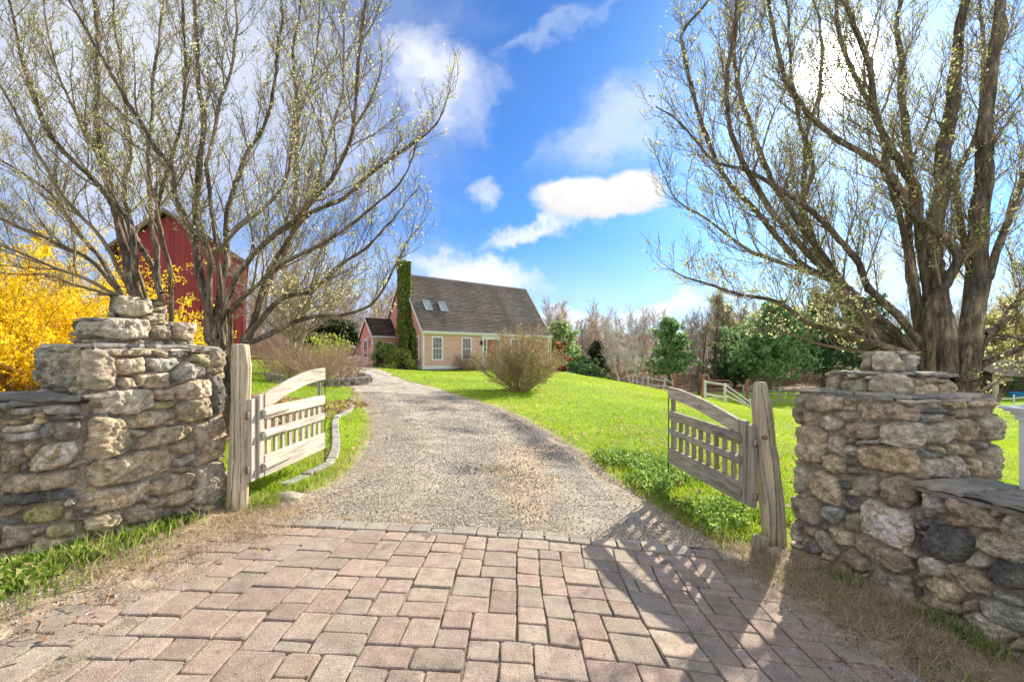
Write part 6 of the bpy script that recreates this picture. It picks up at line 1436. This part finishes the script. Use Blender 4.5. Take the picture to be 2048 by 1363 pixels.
# woods as one mass of bare trees
def woods(name, label, spots, seed, ba, hh, leafc=None):
    rr = random.Random(seed); protos = []
    for i in range(9):
        ch = bare_tree(rr, 10, .10, rr.uniform(.4, .62), 17, 3 if i < 6 else 2, up=.12, trunkf=.12); V, Fs = tubes([(c[0], [max(r_, .016) for r_ in c[1]]) for c in ch], 3); tp = np.array([c[0][-1] for c in ch[1:]]); protos.append((V, Fs, tp))
    Vs, Fs_, Cs, off, tps = [], [], [], 0, []
    for x, y, s in spots:
        V, f, tp = rr.choice(protos); z = h1(x, y) - .2; a = rr.uniform(0, 6.28); W_ = place(V, x, y, z, s * hh / 10, a); Vs.append(W_); Fs_.append(f + off); off += len(V); c = np.array(ba[0]) * rr.uniform(.7, 1.15) * (1, rr.uniform(.98, 1.03), rr.uniform(.95, 1.08)); Cs.append(np.broadcast_to(c, W_.shape))
        if leafc and rr.random() < leafc[1]: tps.append(place(tp, x, y, z, s * hh / 10, a))
    print(name, off)
    o = mesh(name, np.concatenate(Vs), np.concatenate(Fs_), M['twig'], None, np.concatenate(Cs)); tag(o, label, 'woods', None, 'stuff')
    if tps:
        P = np.concatenate(tps); rg = np.random.default_rng(seed); P = P[rg.random(len(P)) < .5]; V, Fq, C = leaf_quads(P, 0, .16, 2, .15, leafc[0], rg); tag(mesh(name + '_buds', V, Fq, M['petal'], None, C), 'haze of tan and orange buds on the distant trees', 'buds', None, 'stuff')
rr = random.Random(77); sp1 = []
for i in range(200):
    px = rr.uniform(1090, 2120); Y = rr.uniform(56, 92); x, y = at(px, Y); sp1.append((x, y, rr.uniform(.78, 1.15) * (CAMZ - (rr.gauss(622, 10) - HY) / F * Y - h1(x, y)) / 10))
woods('far_woods', 'leafless grey-brown woodland beyond the pasture', sp1, 5, ((.47, .405, .335),), 10, ([(.50, .40, .26), (.48, .42, .28), (.52, .44, .32)], .25))
sp2 = []
for i in range(75):
    px = rr.uniform(470, 820); Y = rr.uniform(44, 75); x, y = at(px, Y); sp2.append((x, y, rr.uniform(.8, 1.2)))
for i in range(26):
    px = rr.uniform(-60, 470); Y = rr.uniform(30, 48); x, y = at(px, Y); sp2.append((x, y, rr.uniform(.8, 1.3)))
woods('left_woods', 'leafless tan woodland behind the house and barn on the left', sp2, 6, ((.50, .42, .33),), 8.0)
# undergrowth along the wood edge
def brush(name, label, n, fn, seed, h, cols):
    rr = random.Random(seed); ch = []; Cs = []
    for i in range(n):
        x, y = fn(rr); z = h1(x, y) - .05; L = h * rr.uniform(.5, 1.3)
        P, _ = wander(rr, Vector((x, y, z)), Vector((rr.gauss(0, .5), rr.gauss(0, .5), 1)).normalized(), L, 4, .22, .0, sag=.05); ch.append(([tuple(p) for p in P], [.018, .016, .013, .01, .007])); 
    V, Fs = tubes(ch, 3); tag(mesh(name, V, Fs, M['twig'], None, vcol(V, *cols, .8)), label, 'brush', None, 'stuff')
def f1(rr): px = rr.uniform(1100, 2100); Y = rr.uniform(49, 60); return at(px, Y)
brush('undergrowth', 'tangled dry undergrowth along the foot of the woods', 5200, f1, 3, 1.9, ((.36, .26, .18), (.27, .2, .14)))
def f2(rr): px = rr.uniform(490, 720); Y = rr.uniform(38, 52); return at(px, Y)
brush('left_undergrowth', 'dry tan undergrowth behind the left lawn', 3000, f2, 4, 1.9, ((.48, .39, .30), (.38, .3, .22)))

# ---- grass, weeds and litter
def blades(name, x, y, hgt, wid, cols, lean, seed, z=None, matn='grass', label=None):
    rg = np.random.default_rng(seed); n = len(x); z = np.maximum(H(x, y), ground_z(x, y)) if z is None else z; a = rg.random(n) * 6.283; l = lean * rg.random(n) * hgt; la = rg.random(n) * 6.283
    dx_, dy_ = np.cos(a) * wid * .5, np.sin(a) * wid * .5; lx, ly = np.cos(la) * l, np.sin(la) * l; b = np.stack([x, y, z - .01], -1); d = np.stack([dx_, dy_, np.zeros(n)], -1)
    m_ = b + np.stack([lx * .35, ly * .35, hgt * .6], -1); t = b + np.stack([lx, ly, hgt * np.where(l > hgt * .8, .75, 1)], -1)
    V = np.stack([b - d, b + d, m_ + d * .75, m_ - d * .75, t], 1).reshape(-1, 3); i = np.arange(n)[:, None] * 5
    C = np.asarray(cols)[rg.integers(0, len(cols), n)] * rg.uniform(.7, 1.25, (n, 1)) if np.ndim(cols) == 2 and len(cols) != n else cols
    return tag(mesh(name, V, [i + np.array([0, 1, 2, 3]), i + np.array([3, 2, 4])], M[matn], None, np.repeat(C, 5, 0)), label, None, None, 'stuff')
rg = np.random.default_rng(31)
def scatter(n, px0, px1, py0, py1, ymin, ymax):
    """uniform over a ground region seen from the gate, denser close by"""
    Y = np.exp(rg.uniform(math.log(ymin), math.log(ymax), n)); px = rg.uniform(px0, px1, n); return (px - CX) / F * Y, Y
xs, ys_ = scatter(430000, -150, 2200, 0, 0, 3.6, 34)
w = lawn_w(xs, ys_); k = (rg.random(len(xs)) < w) & (drive_u(xs, ys_) < -.0) | (rg.random(len(xs)) < w) & (drive_u(xs, ys_) > 1.0)
inwall = ((xs < -2.3) & (ys_ < 4.3)) | ((xs > 2.2) & (ys_ < 4.2)); k &= ~inwall; xs, ys_ = xs[k], ys_[k]
pt = n2(xs, ys_, .8, 3, 41); rough = np.clip((7.5 - ys_) / 3, 0, 1) * (np.abs(xs) < 3.2); hg = (.028 + .018 * rg.random(len(xs))) * (1 + .5 * np.clip(pt, 0, 1)) + rough * .05 * rg.random(len(xs)) + .0012 * ys_
t = np.clip(.6 + .4 * n2(xs, ys_, .5, 3, 8) + .25 * rg.normal(0, 1, len(xs)), 0, 1)[:, None]; C = np.array((.24, .38, .02)) * (1 - t) + np.array((.46, .58, .05)) * t; dry = rg.random(len(xs)) < .06 + .2 * (n2(xs, ys_, 1.3, 3, 71) > .35) + .25 * (lawn_w(xs, ys_) < .9); C[dry] = (.5, .42, .22)
blades('grass', xs, ys_, hg, .0042 + .0009 * ys_, C, .7, 3, z=H(xs, ys_) - .0); print('grass', len(xs))
# tall tufts at the foot of the walls
def tuft_line(name, pts, n, hr, wd, cols, seed, sp, label=None, lean=.9):
    P = lin(pts, 6); rg = np.random.default_rng(seed); i = rg.integers(0, len(P) - 1, n); f = rg.random((n, 1)); q = P[i] * (1 - f) + P[i + 1] * f; cl_ = np.clip(n2(q[:, 0], q[:, 1], 4, 2, seed) * 1.6 + .45, 0, 1); k = rg.random(n) < cl_; q = q[k] + rg.normal(0, sp, (k.sum(), 2)); return blades(name, q[:, 0], q[:, 1], rg.uniform(hr[0], hr[1], len(q)), wd, cols, lean, seed, label=label)
GT = [(.20, .33, .04), (.30, .42, .06), (.14, .25, .03), (.38, .46, .10), (.50, .46, .2)]; DRYC = [(.50, .38, .24), (.42, .31, .2), (.56, .45, .3)]
tuft_line('wall_grass', [(-3.6, 2.35), (-3.1, 2.55), (-2.72, 2.72), (-2.5, 3.1), (-2.32, 3.55)], 1500, (.02, .15), .010, GT, 1, .07)
tuft_line('wall_grass', [(-3.3, 2.15), (-2.9, 2.25), (-2.55, 2.6)], 900, (.02, .10), .009, GT, 2, .12)
tuft_line('wall_grass', [(2.3, 3.3), (2.45, 2.9), (2.55, 2.6), (2.6, 2.2), (2.62, 1.8), (2.7, 1.4)], 1500, (.03, .12), .007, [(.10, .22, .03), (.16, .28, .05), (.3, .36, .1)], 3, .06)
tuft_line('post_grass', [(-2.15, 3.65), (-2.1, 4.2), (-2.0, 5.0)], 1500, (.03, .10), .006, GT, 4, .08)
tuft_line('post_grass', [(2.0, 3.75), (1.85, 4.3), (2.3, 4.6)], 2600, (.03, .12), .007, GT, 5, .15)
tuft_line('crack_weed', [(-1.75, 3.02), (-1.66, 3.03)], 40, (.05, .12), .010, GT, 6, .02, lean=1.4)
tuft_line('dry_grass', [(-3.2, 2.0), (-2.5, 2.5), (-2.1, 3.2), (-1.9, 3.9)], 6500, (.03, .09), .004, [(.66, .53, .35), (.52, .40, .26), (.36, .26, .17)], 7, .2, lean=3.0)
tuft_line('dry_grass', [(1.8, 3.7), (2.05, 3.2), (2.2, 2.6), (2.3, 2.1), (2.4, 1.6)], 9500, (.03, .10), .004, [(.62, .50, .33), (.50, .39, .26), (.7, .58, .4), (.34, .25, .16)], 8, .19, lean=3.2)
tuft_line('dry_grass', [(1.5, 4.6), (1.7, 4.2), (1.85, 3.8)], 3000, (.02, .06), .003, DRYC, 9, .15, lean=2.6)
# broad-leaved ground cover by the right gate
n = 3800; Y = rg.uniform(3.75, 6.6, n); x = np.interp(Y, ER[:, 1], ER[:, 0]) + np.abs(rg.normal(.45, .38, n)) + .1; k = (n2(x, Y, 1.6, 3, 2) > -.25) & ~((x > 2.2) & (Y < 4.2)) & (x < 3.4 - .0 * Y); x, Y = x[k], Y[k]
P = np.stack([x, Y, H(x, Y) + rg.uniform(.01, .11, len(x))], -1); V, Fq, C = leaf_quads(P, 0, .022, 4, .02, [(.18, .32, .05), (.27, .42, .07), (.40, .52, .16), (.14, .25, .04)], rg, .8, 1.7); tag(mesh('ground_cover', V, Fq, M['grass'], None, C), kind='stuff')
n = 2600; Y = rg.uniform(2.2, 3.5, n); x = WLX(Y) * 1.0 + rg.uniform(.02, .45, n) - .12; P = np.stack([x, Y, ground_z(x, Y) + rg.uniform(0, .04, n)], -1); k = n2(x, Y, 3, 2, 7) > .05; V, Fq, C = leaf_quads(P[k], 0, .028, 2, .012, GT, rg, .9, 1.7); tag(mesh('ground_cover', V, Fq, M['grass'], None, C), kind='stuff')
# fallen leaves
n = 9000; x = rg.uniform(-16, -3.6, n); y = rg.uniform(3.4, 12, n); P = np.stack([x, y, H(x, y) + .015 + .03 * rg.random(n)], -1); V, Fq, C = leaf_quads(P, 0, .07, 2, .02, [(.42, .25, .14), (.5, .33, .2), (.34, .22, .13)], rg, .4, 1.4); tag(mesh('leaf_litter', V, Fq, M['petal'], None, C), kind='stuff')
n = 700; Y = rg.uniform(2.0, 4.5, n); sgn = rg.random(n) < .5; x = np.where(sgn, -2.3, 2.0) + rg.normal(0, .22, n); P = np.stack([x, Y, np.maximum(H(x, Y), ground_z(x, Y)) + .006], -1); V, Fq, C = leaf_quads(P, 0, .02, 1, .004, [(.40, .25, .14), (.5, .36, .22), (.3, .2, .13)], rg, .9, 1.4); tag(mesh('leaf_litter', V, Fq, M['petal'], None, C), kind='stuff')

# twigs, crumbs and weeds on the bare ground beside the walls
rr = random.Random(5)
for i, (cx_, cy_, k_) in enumerate([(2.15, 2.9, 1), (2.2, 2.2, 1), (1.95, 3.3, 1), (-2.55, 2.35, 0), (-2.35, 2.9, 0), (2.35, 1.8, 1), (-2.9, 2.1, 0)]):
    n = 120; a = rg.normal(0, .10, (n, 2)); x = cx_ + a[:, 0]; y = cy_ + a[:, 1]; blades('weed_tuft', x, y, rg.uniform(.02, .08, n), .006, [(.16, .3, .04), (.26, .4, .06), (.4, .46, .14)], 1.3, 90 + i)
ch = []
for i in range(260):
    s_ = rr.choice((-1, 1)); x = (-2.45 if s_ < 0 else 2.1) + rr.gauss(0, .22); y = rr.uniform(1.7, 4.3); a = rr.uniform(0, 6.28); L = rr.uniform(.04, .16); z0 = float(max(h1(x, y), ground_z(np.array([x]), np.array([y]))[0])) + .006
    ch.append(([(x, y, z0), (x + math.cos(a) * L * .5, y + math.sin(a) * L * .5, z0 + rr.uniform(.002, .012)), (x + math.cos(a + .3) * L, y + math.sin(a + .3) * L, z0 + .002)], [.0028, .0022, .0014]))
V, Fs = tubes(ch, 4); tag(mesh('fallen_twigs', V, Fs, M['twig'], None, vcol(V, (.45, .33, .22), (.22, .16, .11), 9)), kind='stuff')
n = 9000; s_ = rg.random(n) < .5; x = np.where(s_, -2.5, 2.15) + rg.normal(0, .22, n); y = rg.uniform(1.7, 4.2, n); pebbles('ground_grit', x, y, np.maximum(H(x, y), ground_z(x, y)) + .001, .002 + .006 * rg.random(n) ** 3, cc[rg.integers(0, 5, n)])
# last year's leaves lying in the grass
n = 1500; x, y = scatter(n, 400, 2000, 0, 0, 4.5, 20); k = lawn_w(x, y) > .5; x, y = x[k], y[k]; P = np.stack([x, y, H(x, y) + .04], -1); V, Fq, C = leaf_quads(P, 0, .045, 1, .01, [(.5, .34, .2), (.42, .27, .15), (.6, .46, .28)], rg, .8, 1.4); tag(mesh('leaf_litter', V, Fq, M['petal'], None, C), kind='stuff')

GRP = dict(pear_tree='budding pear trees beside the entrance', pine_tree='conifers along the wood edge', bare_tree='bare and budding trees along the wood edge', stone_pillar='stepped stone pillars', stone_wall='low entrance walls', gate_post='wooden gate posts', wooden_gate='wooden entrance gates', pasture_fence='pasture fences', metal_gate='tube gates in the pasture', rhododendron='rhododendrons by the house', dry_brush='dry brush on the left lawn', loose_stone='loose stones by the posts')
for o in list(bpy.data.objects):
    b = o.name.split('.')[0]
    if o.parent is None and b in GRP: o['group'] = GRP[b]
